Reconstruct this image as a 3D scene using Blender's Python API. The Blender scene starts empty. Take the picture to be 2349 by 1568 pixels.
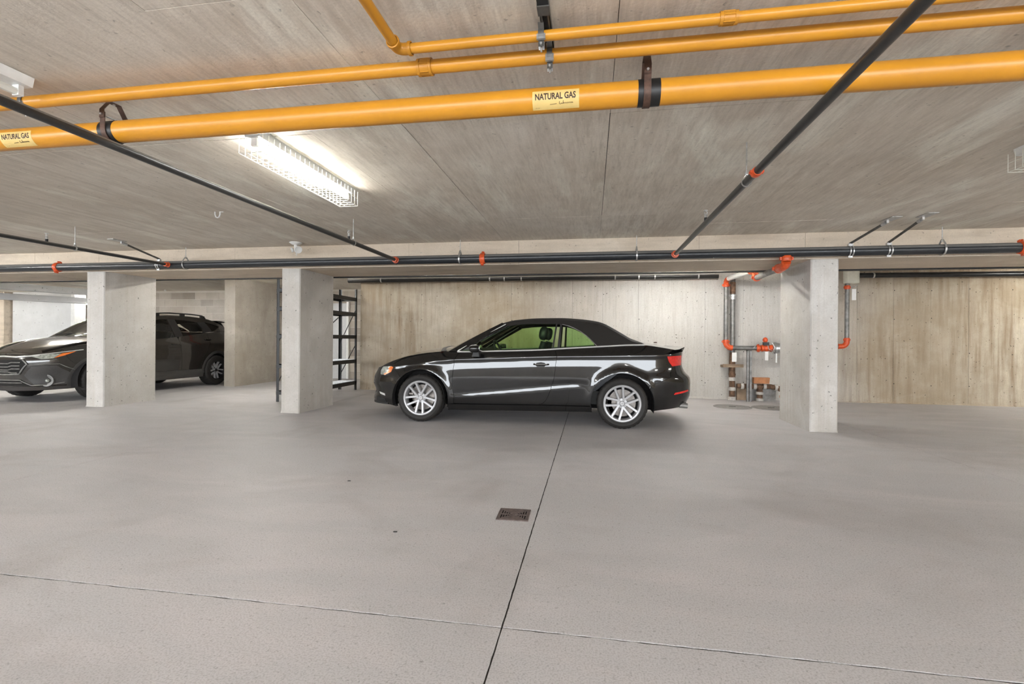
import bpy, bmesh, math, random
import numpy as np
from mathutils import Vector, Matrix
from mathutils.geometry import delaunay_2d_cdt

random.seed(7)
R = math.radians
SC = bpy.context.scene
COL = SC.collection

# ------------------------------------------------------------------ camera, world, exposure
cam_d = bpy.data.cameras.new('camera')
cam_d.sensor_fit = 'HORIZONTAL'
cam_d.sensor_width = 36.0
cam_d.lens = 36.0 * 1102.0 / 2349.0
cam_d.shift_y = -7.0 / 2349.0
cam_d.clip_start = 0.05
cam = bpy.data.objects.new('camera', cam_d)
COL.objects.link(cam)
cam.matrix_world = (Matrix.Translation((0, 0, 1.12)) @ Matrix.Rotation(R(9.38), 4, 'Z')
                    @ Matrix.Rotation(R(90), 4, 'X') @ Matrix.Rotation(R(0.43), 4, 'Z'))
SC.camera = cam

wd = bpy.data.worlds.new('world')
SC.world = wd
wd.use_nodes = True
wd.node_tree.nodes['Background'].inputs[0].default_value = (0.9, 0.95, 1.0, 1)
wd.node_tree.nodes['Background'].inputs[1].default_value = 2.55

# daylight through an unseen opening added behind the viewer to brighten the hall (portal only guides the sampling)
pd = bpy.data.lights.new('added_daylight_portal', 'AREA')
pd.shape = 'RECTANGLE'
pd.size, pd.size_y = 38.0, 1.5
pd.cycles.is_portal = True
po = bpy.data.objects.new('added_daylight_portal', pd)
COL.objects.link(po)
po.location = (-7.0, -7.0, 1.70)
po.rotation_euler = (R(90), 0, 0)

SC.view_settings.view_transform = 'Standard'
SC.view_settings.look = 'None'
SC.view_settings.gamma = 1.0
SC.view_settings.exposure = 2.66
SC.view_settings.use_curve_mapping = False
SC.cycles.use_denoising = True
SC.cycles.max_bounces = 6
SC.cycles.diffuse_bounces = 4
SC.cycles.use_light_tree = False
SC.cycles.use_adaptive_sampling = True
SC.cycles.adaptive_min_samples = 16
SC.cycles.adaptive_threshold = 0.15
SC.cycles.sample_clamp_indirect = 6.0

TUBE_POWER = 46.0          # radiance of a lit fluorescent tube
CEIL = 2.455               # underside of the slab
WALLY = 9.75               # rear concrete wall

# ------------------------------------------------------------------ materials
MATS = {}

def _nodes(name):
    m = bpy.data.materials.new(name)
    m.use_nodes = True
    nt = m.node_tree
    b = nt.nodes['Principled BSDF']
    return m, nt, b

def N(nt, typ, **kw):
    n = nt.nodes.new(typ)
    for k, v in kw.items():
        if k == 'ins':
            for i, val in v.items():
                n.inputs[i].default_value = val
        else:
            setattr(n, k, v)
    return n

def L(nt, a, b):
    nt.links.new(a, b)

def ramp(nt, fac, stops):
    r = N(nt, 'ShaderNodeValToRGB')
    e = r.color_ramp.elements
    while len(e) < len(stops):
        e.new(0.5)
    for i, (p, c) in enumerate(stops):
        e[i].position = p
        e[i].color = (c[0], c[1], c[2], 1) if not isinstance(c, (int, float)) else (c, c, c, 1)
    L(nt, fac, r.inputs[0])
    return r.outputs[0]

def mix(nt, fac, a, b, mode='MIX'):
    n = N(nt, 'ShaderNodeMix', data_type='RGBA', blend_type=mode)
    if isinstance(fac, (int, float)):
        n.inputs[0].default_value = fac
    else:
        L(nt, fac, n.inputs[0])
    for s, i in ((a, 6), (b, 7)):
        if isinstance(s, (tuple, list)):
            n.inputs[i].default_value = (s[0], s[1], s[2], 1)
        else:
            L(nt, s, n.inputs[i])
    return n.outputs[2]

def noise(nt, vec, scale, detail=4, rough=0.55, sc=None, dist=0.0):
    if sc is not None:
        mp = N(nt, 'ShaderNodeMapping')
        mp.inputs['Scale'].default_value = sc
        L(nt, vec, mp.inputs[0])
        vec = mp.outputs[0]
    n = N(nt, 'ShaderNodeTexNoise')
    n.inputs['Scale'].default_value = scale
    n.inputs['Detail'].default_value = detail
    n.inputs['Roughness'].default_value = rough
    n.inputs['Distortion'].default_value = dist
    L(nt, vec, n.inputs['Vector'])
    return n.outputs[0]

def simple(name, col, rough=0.5, metal=0.0, var=0.12, scale=20.0, bump=0.0, coat=0.0, spec=0.5, obj=True):
    """plain painted / metal / plastic surface with a little procedural unevenness"""
    if name in MATS:
        return MATS[name]
    m, nt, b = _nodes(name)
    tc = N(nt, 'ShaderNodeTexCoord')
    v = tc.outputs['Object']
    f = noise(nt, v, scale, 4)
    c = ramp(nt, f, [(0.3, [x * (1 - var) for x in col]), (0.7, [min(1, x * (1 + var)) for x in col])])
    L(nt, c, b.inputs['Base Color'])
    b.inputs['Roughness'].default_value = rough
    b.inputs['Metallic'].default_value = metal
    b.inputs['Coat Weight'].default_value = coat
    b.inputs['Coat Roughness'].default_value = 0.03
    b.inputs['Specular IOR Level'].default_value = spec
    if bump:
        bp = N(nt, 'ShaderNodeBump')
        bp.inputs['Strength'].default_value = bump
        bp.inputs['Distance'].default_value = 0.01
        L(nt, noise(nt, v, scale * 3, 5), bp.inputs['Height'])
        L(nt, bp.outputs[0], b.inputs['Normal'])
    MATS[name] = m
    return m

def concrete(name, c_lo, c_hi, streak=None, streak_col=None, streak_amt=0.0, pits=0.5, cloud=None, rough=0.85,
             pit_scale=16.0, bump=0.25, cloud_amt=0.35, grain=None, grain_amt=1.0, clean_lit=None):
    if name in MATS:
        return MATS[name]
    m, nt, b = _nodes(name)
    g = N(nt, 'ShaderNodeNewGeometry')
    v = g.outputs['Position']
    big = noise(nt, v, 0.55, 5, 0.6)
    c = ramp(nt, big, [(0.30, c_lo), (0.70, c_hi)])
    mid = noise(nt, v, 3.2, 6, 0.65)
    c = mix(nt, ramp(nt, mid, [(0.35, 0.0), (0.75, 0.5)]), c, [x * 0.84 for x in c_lo])
    if cloud:
        cl = noise(nt, v, 1.4, 5, 0.6, sc=cloud, dist=0.6)
        c = mix(nt, ramp(nt, cl, [(0.52, 0.0), (0.72, cloud_amt)]), c, [min(1, x * 1.30) for x in c_hi])
    if streak:
        st = noise(nt, v, 1.0, 5, 0.6, sc=streak)
        gate = noise(nt, v, 0.75, 3, 0.5)
        k = N(nt, 'ShaderNodeMath', operation='MULTIPLY')
        L(nt, ramp(nt, st, [(0.46, 0.0), (0.66, 1.0)]), k.inputs[0])
        L(nt, ramp(nt, gate, [(0.38, 0.15), (0.62, 1.0)]), k.inputs[1])
        k2 = N(nt, 'ShaderNodeMath', operation='MULTIPLY')
        L(nt, k.outputs[0], k2.inputs[0])
        k2.inputs[1].default_value = streak_amt
        c = mix(nt, k2.outputs[0], c, streak_col)
    if clean_lit:
        # unstained stretch of wall, with lamp light painted into its paler colour: bounds along x, with a wandering edge
        (xa, xb, xc, xd), ccol = clean_lit
        sx = N(nt, 'ShaderNodeSeparateXYZ')
        L(nt, v, sx.inputs[0])
        wob = N(nt, 'ShaderNodeMath', operation='MULTIPLY_ADD')
        L(nt, noise(nt, v, 1.2, 4), wob.inputs[0])
        wob.inputs[1].default_value = 1.6
        L(nt, sx.outputs[0], wob.inputs[2])
        m1 = N(nt, 'ShaderNodeMapRange')
        m1.inputs[1].default_value, m1.inputs[2].default_value = xa + .8, xb + .8
        L(nt, wob.outputs[0], m1.inputs[0])
        m2 = N(nt, 'ShaderNodeMapRange')
        m2.inputs[1].default_value, m2.inputs[2].default_value = xd + .8, xc + .8
        L(nt, wob.outputs[0], m2.inputs[0])
        mm = N(nt, 'ShaderNodeMath', operation='MULTIPLY')
        L(nt, m1.outputs[0], mm.inputs[0])
        L(nt, m2.outputs[0], mm.inputs[1])
        mm2 = N(nt, 'ShaderNodeMath', operation='MULTIPLY')
        L(nt, mm.outputs[0], mm2.inputs[0])
        mm2.inputs[1].default_value = 0.85
        c = mix(nt, mm2.outputs[0], c, ccol)
    if grain:
        gr_ = noise(nt, v, 1.0, 4, 0.65, sc=grain)
        c = mix(nt, ramp(nt, gr_, [(0.30, 0.34 * grain_amt), (0.52, 0.0)]), c, [x * 0.55 for x in c_lo])
        c = mix(nt, ramp(nt, gr_, [(0.56, 0.0), (0.74, 0.30 * grain_amt)]), c, [min(1, x * 1.25) for x in c_hi])
    fine = noise(nt, v, 70.0, 3, 0.6)
    c = mix(nt, ramp(nt, fine, [(0.35, 0.16), (0.6, 0.0)]), c, [x * 0.6 for x in c_lo])
    hgt = fine
    if pits:
        wn = N(nt, 'ShaderNodeTexNoise')
        wn.inputs['Scale'].default_value = 38.0
        wn.inputs['Detail'].default_value = 3
        L(nt, v, wn.inputs['Vector'])
        wm_ = N(nt, 'ShaderNodeVectorMath', operation='MULTIPLY_ADD')
        L(nt, wn.outputs['Color'], wm_.inputs[0])
        wm_.inputs[1].default_value = (0.05, 0.05, 0.05)
        L(nt, v, wm_.inputs[2])
        vo = N(nt, 'ShaderNodeTexVoronoi')
        vo.inputs['Scale'].default_value = pit_scale
        L(nt, wm_.outputs[0], vo.inputs['Vector'])
        pg = noise(nt, v, 4.5, 4, 0.7)
        sz = N(nt, 'ShaderNodeMath', operation='ADD')
        L(nt, vo.outputs['Distance'], sz.inputs[0])
        L(nt, ramp(nt, noise(nt, v, 9.0, 1), [(0.35, 0.0), (0.65, 0.09)]), sz.inputs[1])
        th = ramp(nt, sz.outputs[0], [(0.10, 1.0), (0.19, 0.0)])
        k3 = N(nt, 'ShaderNodeMath', operation='MULTIPLY')
        L(nt, th, k3.inputs[0])
        L(nt, ramp(nt, pg, [(0.41, 0.0), (0.50, pits)]), k3.inputs[1])
        c = mix(nt, k3.outputs[0], c, [x * 0.16 for x in c_lo])
    L(nt, c, b.inputs['Base Color'])
    b.inputs['Roughness'].default_value = rough
    b.inputs['Specular IOR Level'].default_value = 0.3
    bp = N(nt, 'ShaderNodeBump')
    bp.inputs['Strength'].default_value = bump
    bp.inputs['Distance'].default_value = 0.004
    L(nt, hgt, bp.inputs['Height'])
    L(nt, bp.outputs[0], b.inputs['Normal'])
    MATS[name] = m
    return m

def floor_mat():
    m, nt, b = _nodes('trowelled_floor_concrete')
    g = N(nt, 'ShaderNodeNewGeometry')
    v = g.outputs['Position']
    big = noise(nt, v, 0.45, 5, 0.55)
    c = ramp(nt, big, [(0.30, (0.495, 0.48, 0.485)), (0.70, (0.575, 0.565, 0.575))])
    sw = noise(nt, v, 1.1, 6, 0.62, sc=(0.5, 1.6, 1), dist=1.6)
    c = mix(nt, ramp(nt, sw, [(0.45, 0.0), (0.72, 0.50)]), c, (0.66, 0.61, 0.615))
    st = noise(nt, v, 0.9, 4, 0.6, dist=0.8)
    c = mix(nt, ramp(nt, st, [(0.52, 0.0), (0.70, 0.50)]), c, (0.39, 0.365, 0.358))
    sp = noise(nt, v, 55.0, 4, 0.7)
    c = mix(nt, ramp(nt, sp, [(0.30, 0.55), (0.42, 0.0)]), c, (0.14, 0.125, 0.12))
    sp2 = noise(nt, v, 140.0, 2, 0.5)
    c = mix(nt, ramp(nt, sp2, [(0.35, 0.35), (0.55, 0.0)]), c, (0.20, 0.19, 0.185))
    L(nt, c, b.inputs['Base Color'])
    L(nt, ramp(nt, sw, [(0.3, 0.62), (0.7, 0.50)]), b.inputs['Roughness'])
    b.inputs['Specular IOR Level'].default_value = 0.35
    bp = N(nt, 'ShaderNodeBump')
    bp.inputs['Strength'].default_value = 0.18
    bp.inputs['Distance'].default_value = 0.003
    L(nt, sp, bp.inputs['Height'])
    L(nt, bp.outputs[0], b.inputs['Normal'])
    return m

def glass(name, tint, rough=0.0, refl=1.0):
    if name in MATS:
        return MATS[name]
    m, nt, b = _nodes(name)
    nt.nodes.remove(b)
    out = nt.nodes['Material Output']
    tr = N(nt, 'ShaderNodeBsdfTransparent')
    g = N(nt, 'ShaderNodeNewGeometry')
    f = noise(nt, g.outputs['Position'], 1.5, 2)
    L(nt, ramp(nt, f, [(0.3, [x * 0.97 for x in tint]), (0.7, tint)]), tr.inputs[0])
    gl = N(nt, 'ShaderNodeBsdfGlossy')
    gl.inputs['Roughness'].default_value = rough
    fr = N(nt, 'ShaderNodeFresnel')
    fr.inputs[0].default_value = 1.45
    mx = N(nt, 'ShaderNodeMixShader')
    k = N(nt, 'ShaderNodeMath', operation='MULTIPLY')
    L(nt, fr.outputs[0], k.inputs[0])
    k.inputs[1].default_value = refl
    L(nt, k.outputs[0], mx.inputs[0])
    L(nt, tr.outputs[0], mx.inputs[1])
    L(nt, gl.outputs[0], mx.inputs[2])
    L(nt, mx.outputs[0], out.inputs[0])
    MATS[name] = m
    return m

def emit(name, col, power):
    if name in MATS:
        return MATS[name]
    m, nt, b = _nodes(name)
    g = N(nt, 'ShaderNodeNewGeometry')
    f = noise(nt, g.outputs['Position'], 2.0, 2)
    L(nt, ramp(nt, f, [(0.3, [x * 0.96 for x in col]), (0.7, col)]), b.inputs['Emission Color'])
    b.inputs['Emission Strength'].default_value = power
    b.inputs['Base Color'].default_value = (0.9, 0.9, 0.88, 1)
    MATS[name] = m
    return m

M_floor = floor_mat()
M_ceil = concrete('board_marked_ceiling_concrete', (0.66, 0.585, 0.49), (0.82, 0.77, 0.69), streak=(11, 1.1, 1),
                  streak_col=(0.44, 0.37, 0.295), streak_amt=0.4, grain=(46, 4.5, 1), pits=0.45, cloud=(1.6, 0.5, 1), cloud_amt=0.75)
M_beam = concrete('beam_concrete', (0.63, 0.53, 0.415), (0.74, 0.65, 0.54), streak=(1.2, 9, 9), streak_col=(0.27, 0.21, 0.15),
                  streak_amt=0.45, pits=0.5)
M_wall = concrete('stained_wall_concrete', (0.34, 0.265, 0.18), (0.54, 0.485, 0.40), streak=(8, 8, 0.6),
                  streak_col=(0.21, 0.145, 0.085), streak_amt=0.8, grain=(30, 30, 2.2), grain_amt=0.55, clean_lit=((-1.6, .9, 3.4, 5.2), (0.585, 0.575, 0.55)), pits=1.0, pit_scale=15.0, cloud=(1.0, 1.0, 1.3), cloud_amt=0.3)
M_col = concrete('column_concrete', (0.44, 0.405, 0.36), (0.575, 0.56, 0.535), streak=(22, 22, 0.6), streak_col=(0.40, 0.35, 0.285),
                 streak_amt=0.35, cloud=(1.5, 1.5, 1.2), cloud_amt=0.3, pits=0.9, pit_scale=14.0)
M_white_wall = concrete('white_wall_lit_beam', (0.60, 0.60, 0.595), (0.68, 0.68, 0.68), pits=0.8, pit_scale=9.0)  # white wall finish; on the beams it imitates lit sides
M_block = concrete('concrete_block_face', (0.38, 0.33, 0.275), (0.50, 0.455, 0.40), pits=0.3, bump=0.5)
M_mortar = concrete('mortar_joint', (0.56, 0.52, 0.46), (0.64, 0.60, 0.54), pits=0)
_nt = M_block.node_tree
_b = _nt.nodes['Principled BSDF']
_oi = N(_nt, 'ShaderNodeObjectInfo')
_src = _b.inputs['Base Color'].links[0].from_socket
L(_nt, mix(_nt, 1.0, _src, ramp(_nt, _oi.outputs['Random'], [(0.0, (0.80, 0.79, 0.78)), (1.0, (1.18, 1.18, 1.18))]), 'MULTIPLY'), _b.inputs['Base Color'])
M_part = concrete('partition_concrete', (0.36, 0.315, 0.26), (0.49, 0.45, 0.395), streak=(5, 5, 0.9), streak_col=(0.27, 0.225, 0.175),
                  streak_amt=0.45, pits=0.8, pit_scale=15.0, cloud=(1.0, 1.0, 1.6), cloud_amt=0.35)
M_dirty = simple('dirty_white_plastic', (0.50, 0.475, 0.44), 0.6, var=0.18, scale=30)
M_joint = simple('dark_joint_filler', (0.035, 0.03, 0.027), 0.9, scale=60)
M_gas = simple('yellow_gas_pipe_paint', (0.55, 0.24, 0.017), 0.33, var=0.07, scale=5, bump=0.03)
M_gasfit = simple('yellow_fitting_paint', (0.47, 0.20, 0.014), 0.38, var=0.1, scale=12)
M_black = simple('black_steel_pipe', (0.018, 0.019, 0.021), 0.30, metal=0.35, var=0.35, scale=9, bump=0.05)
def dusty(name, col, dust, rough):
    m, nt, b = _nodes(name)
    g = N(nt, 'ShaderNodeNewGeometry')
    sx = N(nt, 'ShaderNodeSeparateXYZ')
    L(nt, g.outputs['Normal'], sx.inputs[0])
    f = noise(nt, g.outputs['Position'], 7.0, 4)
    a = N(nt, 'ShaderNodeMath', operation='MULTIPLY_ADD')
    L(nt, f, a.inputs[0])
    a.inputs[1].default_value = 0.22
    L(nt, sx.outputs[2], a.inputs[2])
    k = ramp(nt, a.outputs[0], [(0.38, 0.0), (0.52, 0.9)])
    c = ramp(nt, noise(nt, g.outputs['Position'], 30.0, 4), [(0.3, [x * .7 for x in col]), (0.7, col)])
    L(nt, mix(nt, k, c, dust), b.inputs['Base Color'])
    L(nt, ramp(nt, a.outputs[0], [(0.38, rough), (0.52, 0.8)]), b.inputs['Roughness'])
    MATS[name] = m
    return m
M_main = dusty('dusty_black_pipe', (0.022, 0.024, 0.027), (0.17, 0.165, 0.155), 0.30)
M_wallpipe = dusty('dusty_lit_pipe', (0.020, 0.019, 0.018), (0.46, 0.45, 0.43), 0.4)  # dusty pipe, dust paled further to include the lamp's light
M_branch = dusty('dusty_dark_pipe', (0.032, 0.031, 0.030), (0.20, 0.185, 0.165), 0.34)
M_dark = simple('dark_painted_steel', (0.022, 0.022, 0.022), 0.45, metal=0.2, var=0.2)
M_tape = simple('black_tape', (0.008, 0.008, 0.008), 0.45)
M_orange = simple('orange_coupling_paint', (0.62, 0.085, 0.02), 0.35, var=0.2, scale=30)
M_galv = simple('galvanised_steel', (0.55, 0.55, 0.54), 0.36, metal=0.8, var=0.25, scale=30)
M_greypipe = simple('grey_steel_pipe', (0.20, 0.195, 0.185), 0.45, metal=0.5, var=0.35, scale=14, bump=0.05)
M_strap = simple('rusty_brown_strap', (0.085, 0.045, 0.030), 0.55, metal=0.3, var=0.3, scale=40)
M_strut = simple('weathered_grey_strut', (0.12, 0.115, 0.105), 0.5, metal=0.6, var=0.3)
M_white = simple('white_enamel', (0.78, 0.78, 0.76), 0.4, var=0.05)
M_wire = simple('white_coated_wire', (0.82, 0.82, 0.74), 0.4, var=0.05)
M_cream = simple('cream_plastic', (0.70, 0.70, 0.61), 0.4, var=0.06)
M_rust = simple('rusted_cast_iron', (0.15, 0.085, 0.05), 0.8, metal=0.1, var=0.55, scale=22, bump=0.3)
M_iron = simple('dark_cast_iron', (0.16, 0.125, 0.115), 0.55, metal=0.4, var=0.3, scale=40, bump=0.2)
M_void = simple('drain_void', (0.006, 0.005, 0.005), 0.9)
M_wood = simple('brown_timber', (0.42, 0.18, 0.075), 0.7, var=0.2, scale=12)
M_board = simple('weathered_board', (0.30, 0.22, 0.15), 0.8, var=0.3, scale=8)
M_label = simple('pale_yellow_sticker', (0.64, 0.46, 0.165), 0.5, var=0.05)
M_ink = simple('dark_print_ink', (0.03, 0.008, 0.004), 0.6)
M_tag = simple('white_card_tag', (0.80, 0.80, 0.78), 0.6, var=0.04)
M_cover = simple('grey_cover_plate', (0.27, 0.26, 0.25), 0.6, metal=0.2, var=0.2, scale=25, bump=0.2)
M_red = simple('red_painted_pole', (0.42, 0.045, 0.03), 0.45)
M_tube_lit = emit('lit_fluorescent_tube', (1.0, 0.985, 0.93), TUBE_POWER)
M_tube_soft = emit('guarded_fluorescent_tube', (1.0, 0.99, 0.95), 11.0)
M_tube_bay = emit('bay_fluorescent_tube', (1.0, 0.985, 0.95), 32.0)
M_tube_dim = emit('dimmed_added_tube', (1.0, 0.98, 0.94), 9.0)  # dimmed tube of the batten added over the convertible
M_housing = simple('grey_lamp_housing', (0.40, 0.40, 0.39), 0.45, var=0.08)
M_tube_off = simple('unlit_fluorescent_tube', (0.80, 0.80, 0.74), 0.25, var=0.03)
# cars
def paint(name, col, rough, coat=1.0, metal=0.0, spec=0.5):
    m = simple(name, col, rough, metal=metal, var=0.06, scale=3.0, coat=coat, spec=spec)
    return m
M_paint = paint('gloss_black_car_paint', (0.0065, 0.006, 0.0058), 0.16, spec=0.15)
M_paint2 = paint('dark_bronze_grey_car_paint', (0.019, 0.0165, 0.0145), 0.22, metal=0.3)
M_fabric = simple('black_canvas_roof', (0.018, 0.0158, 0.0138), 0.85, var=0.2, scale=300, bump=0.1, spec=0.25)
M_chrome = simple('bright_trim_metal', (0.80, 0.79, 0.77), 0.25, metal=0.55, var=0.05)
M_plastic = simple('black_textured_plastic', (0.014, 0.0135, 0.013), 0.55, var=0.15, scale=60)
M_cladding = simple('dark_grey_cladding', (0.045, 0.042, 0.040), 0.5, var=0.12, scale=60)
M_rubber = simple('tyre_rubber', (0.013, 0.011, 0.0095), 0.66, var=0.2, scale=30)
M_alloy = simple('silver_alloy', (0.40, 0.395, 0.40), 0.33, metal=0.3, var=0.05)
M_alloy_dark = simple('dark_alloy', (0.03, 0.03, 0.03), 0.35, metal=0.5, var=0.1)
M_disc = simple('brake_disc_steel', (0.22, 0.20, 0.185), 0.45, metal=0.8, var=0.3, scale=18)
M_leather = simple('black_leather', (0.022, 0.026, 0.033), 0.45, var=0.15, scale=40)
M_dash = simple('dark_dashboard', (0.016, 0.015, 0.013), 0.6)
M_glass = glass('green_tinted_car_glass', (0.74, 0.95, 0.62))
M_glass2 = glass('grey_tinted_car_glass', (0.80, 0.82, 0.72))
M_ws = glass('windscreen_glass', (0.80, 0.84, 0.72))
M_lens = simple('headlight_lens', (0.40, 0.42, 0.38), 0.08, metal=0.35, var=0.45, scale=26, coat=1.0)
M_amber = simple('amber_lens', (0.75, 0.17, 0.02), 0.15, var=0.12, coat=1.0)
M_tail = simple('red_tail_lens', (0.62, 0.012, 0.008), 0.12, var=0.25, scale=35, coat=1.0)
M_mirror = simple('mirror_glass', (0.85, 0.88, 0.86), 0.03, metal=1.0, var=0.02)
M_bone = simple('white_door_paint', (0.60, 0.60, 0.60), 0.5, var=0.05)

# ------------------------------------------------------------------ mesh helpers
def frame(d):
    d = d.normalized()
    a = Vector((0, 0, 1)) if abs(d.z) < 0.9 else Vector((1, 0, 0))
    u = d.cross(a).normalized()
    return u, d.cross(u).normalized()

class MB:
    def __init__(s):
        s.v, s.f = [], []
    def box(s, x0, y0, z0, x1, y1, z1):
        b = len(s.v)
        s.v += [(x0, y0, z0), (x1, y0, z0), (x1, y1, z0), (x0, y1, z0), (x0, y0, z1), (x1, y0, z1), (x1, y1, z1), (x0, y1, z1)]
        s.f += [tuple(b + i for i in q) for q in ((0, 3, 2, 1), (4, 5, 6, 7), (0, 1, 5, 4), (1, 2, 6, 5), (2, 3, 7, 6), (3, 0, 4, 7))]
        return s
    def cbox(s, c, size, rot=None):
        b = len(s.v)
        for i in range(8):
            p = Vector(((i & 1) - .5, ((i >> 1) & 1) - .5, ((i >> 2) & 1) - .5))
            p = Vector((p.x * size[0], p.y * size[1], p.z * size[2]))
            if rot is not None:
                p = rot @ p
            s.v.append(tuple(Vector(c) + p))
        s.f += [tuple(b + i for i in q) for q in ((0, 2, 3, 1), (4, 5, 7, 6), (0, 1, 5, 4), (1, 3, 7, 5), (3, 2, 6, 7), (2, 0, 4, 6))]
        return s
    def tube(s, pts, r, n=16, cap=True, closed=False):
        pts = [Vector(p) for p in pts]
        rs = r if isinstance(r, (list, tuple)) else [r] * len(pts)
        b = len(s.v)
        m = len(pts)
        u = None
        for i, p in enumerate(pts):
            if closed:
                d = (pts[(i + 1) % m] - pts[i - 1])
            else:
                d = pts[min(i + 1, m - 1)] - pts[max(i - 1, 0)]
            d.normalize()
            if u is None:
                u, w = frame(d)
            else:
                u = (u - d * u.dot(d)).normalized()
                w = d.cross(u)
            for k in range(n):
                a = 2 * math.pi * k / n
                s.v.append(tuple(p + (u * math.cos(a) + w * math.sin(a)) * rs[i]))
        for i in range(m if closed else m - 1):
            i2 = (i + 1) % m
            for k in range(n):
                k2 = (k + 1) % n
                s.f.append((b + i * n + k, b + i * n + k2, b + i2 * n + k2, b + i2 * n + k))
        if cap and not closed:
            s.f.append(tuple(b + k for k in range(n))[::-1])
            s.f.append(tuple(b + (m - 1) * n + k for k in range(n)))
        return s
    def lathe(s, prof, o=(0, 0, 0), axis=(0, 0, 1), n=32, closed=False, mod=None):
        """prof: list of (radius, height along axis)"""
        ax = Vector(axis).normalized()
        u, w = frame(ax)
        o = Vector(o)
        b = len(s.v)
        m = len(prof)
        for j, (r, h) in enumerate(prof):
            for k in range(n):
                a = 2 * math.pi * k / n
                rr = r + (mod(j, k) if mod else 0)
                s.v.append(tuple(o + ax * h + (u * math.cos(a) + w * math.sin(a)) * rr))
        for j in range(m if closed else m - 1):
            j2 = (j + 1) % m
            for k in range(n):
                k2 = (k + 1) % n
                s.f.append((b + j * n + k, b + j * n + k2, b + j2 * n + k2, b + j2 * n + k))
        return s
    def prism(s, poly, d0, d1, axis=1):
        """polygon in the plane across `axis`, extruded from d0 to d1 along it"""
        b = len(s.v)
        n = len(poly)
        for d in (d0, d1):
            for (p, q) in poly:
                s.v.append({0: (d, p, q), 1: (p, d, q), 2: (p, q, d)}[axis])
        s.f.append(tuple(b + i for i in range(n)))
        s.f.append(tuple(b + n + i for i in range(n))[::-1])
        for i in range(n):
            j = (i + 1) % n
            s.f.append((b + i, b + n + i, b + n + j, b + j))
        return s
    def grid(s, rows):
        b = len(s.v)
        nr, nc = len(rows), len(rows[0])
        for r_ in rows:
            s.v += [tuple(p) for p in r_]
        for i in range(nr - 1):
            for j in range(nc - 1):
                s.f.append((b + i * nc + j, b + i * nc + j + 1, b + (i + 1) * nc + j + 1, b + (i + 1) * nc + j))
        return s
    def ellipsoid(s, c, r, n=20, m=12, rot=None, p=1.0):
        rows = []
        for i in range(m + 1):
            th = -math.pi / 2 + math.pi * i / m
            row = []
            for k in range(n + 1):
                ph = 2 * math.pi * k / n
                f = lambda x: math.copysign(abs(x) ** p, x)
                q = Vector((r[0] * f(math.cos(th)) * f(math.cos(ph)), r[1] * f(math.cos(th)) * f(math.sin(ph)), r[2] * f(math.sin(th))))
                if rot is not None:
                    q = rot @ q
                row.append(Vector(c) + q)
            rows.append(row)
        return s.grid(rows)
    def mesh(s, name, mat, smooth=True, angle=35, fix=True, merge=True):
        me = bpy.data.meshes.new(name)
        me.from_pydata([tuple(v) for v in s.v], [], s.f)
        if fix or merge:
            bm = bmesh.new()
            bm.from_mesh(me)
            if merge:
                bmesh.ops.remove_doubles(bm, verts=bm.verts, dist=1e-5)
            if fix:
                bmesh.ops.recalc_face_normals(bm, faces=bm.faces)
            bm.to_mesh(me)
            bm.free()
        me.materials.append(mat)
        if smooth:
            me.polygons.foreach_set('use_smooth', [True] * len(me.polygons))
            me.set_sharp_from_angle(angle=R(angle))
        me.update()
        return me
    def build(s, name, mat, parent=None, smooth=True, angle=35, loc=None, fix=True, merge=True):
        o = bpy.data.objects.new(name, s.mesh(name, mat, smooth, angle, fix, merge))
        COL.objects.link(o)
        if parent is not None:
            o.parent = parent
        if loc is not None:
            o.location = loc
        return o

def tag(o, label, cat, group=None, kind=None):
    o['label'] = label
    o['category'] = cat
    if group:
        o['group'] = group
    if kind:
        o['kind'] = kind
    return o

def thing(name, label, cat, loc=(0, 0, 0), rz=0.0, group=None, kind=None):
    o = bpy.data.objects.new(name, None)
    o.empty_display_size = 0.1
    COL.objects.link(o)
    o.location = loc
    o.rotation_euler = (0, 0, rz)
    return tag(o, label, cat, group, kind)

def link_copy(src, parent, loc=None, rot=None):
    c = src.copy()
    COL.objects.link(c)
    c.parent = parent
    if loc is not None:
        c.location = loc
    if rot is not None:
        c.rotation_euler = rot
    return c

def copy_tree(o, parent=None):
    c = o.copy()
    COL.objects.link(c)
    c.parent = parent
    for ch in list(o.children):
        copy_tree(ch, c)
    return c

# ================================================================== the setting
# ---- floor: slabs between saw-cut joints
def jitter_line(p, q, step, amp):
    p, q = Vector(p), Vector(q)
    n = max(2, int((q - p).length / step))
    d = (q - p) / n
    nrm = Vector((-d.y, d.x)).normalized()
    return [p + d * i + nrm * (random.uniform(-amp, amp) if i else 0) for i in range(n)]

def slab(x0, y0, x1, y1, gx0, gx1, gy0, gy1, fine):
    poly = []
    a, b, c, d = (x0 + gx0, y0 + gy0), (x1 - gx1, y0 + gy0), (x1 - gx1, y1 - gy1), (x0 + gx0, y1 - gy1)
    for p, q, am in ((a, b, .0022), (b, c, .0012), (c, d, .0022), (d, a, .0012)):
        poly += jitter_line(p, q, 0.035 if fine else 0.6, am if fine else 0)
    return MB().prism([(p.x, p.y) for p in poly], -0.03, 0.0, axis=2)

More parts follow.
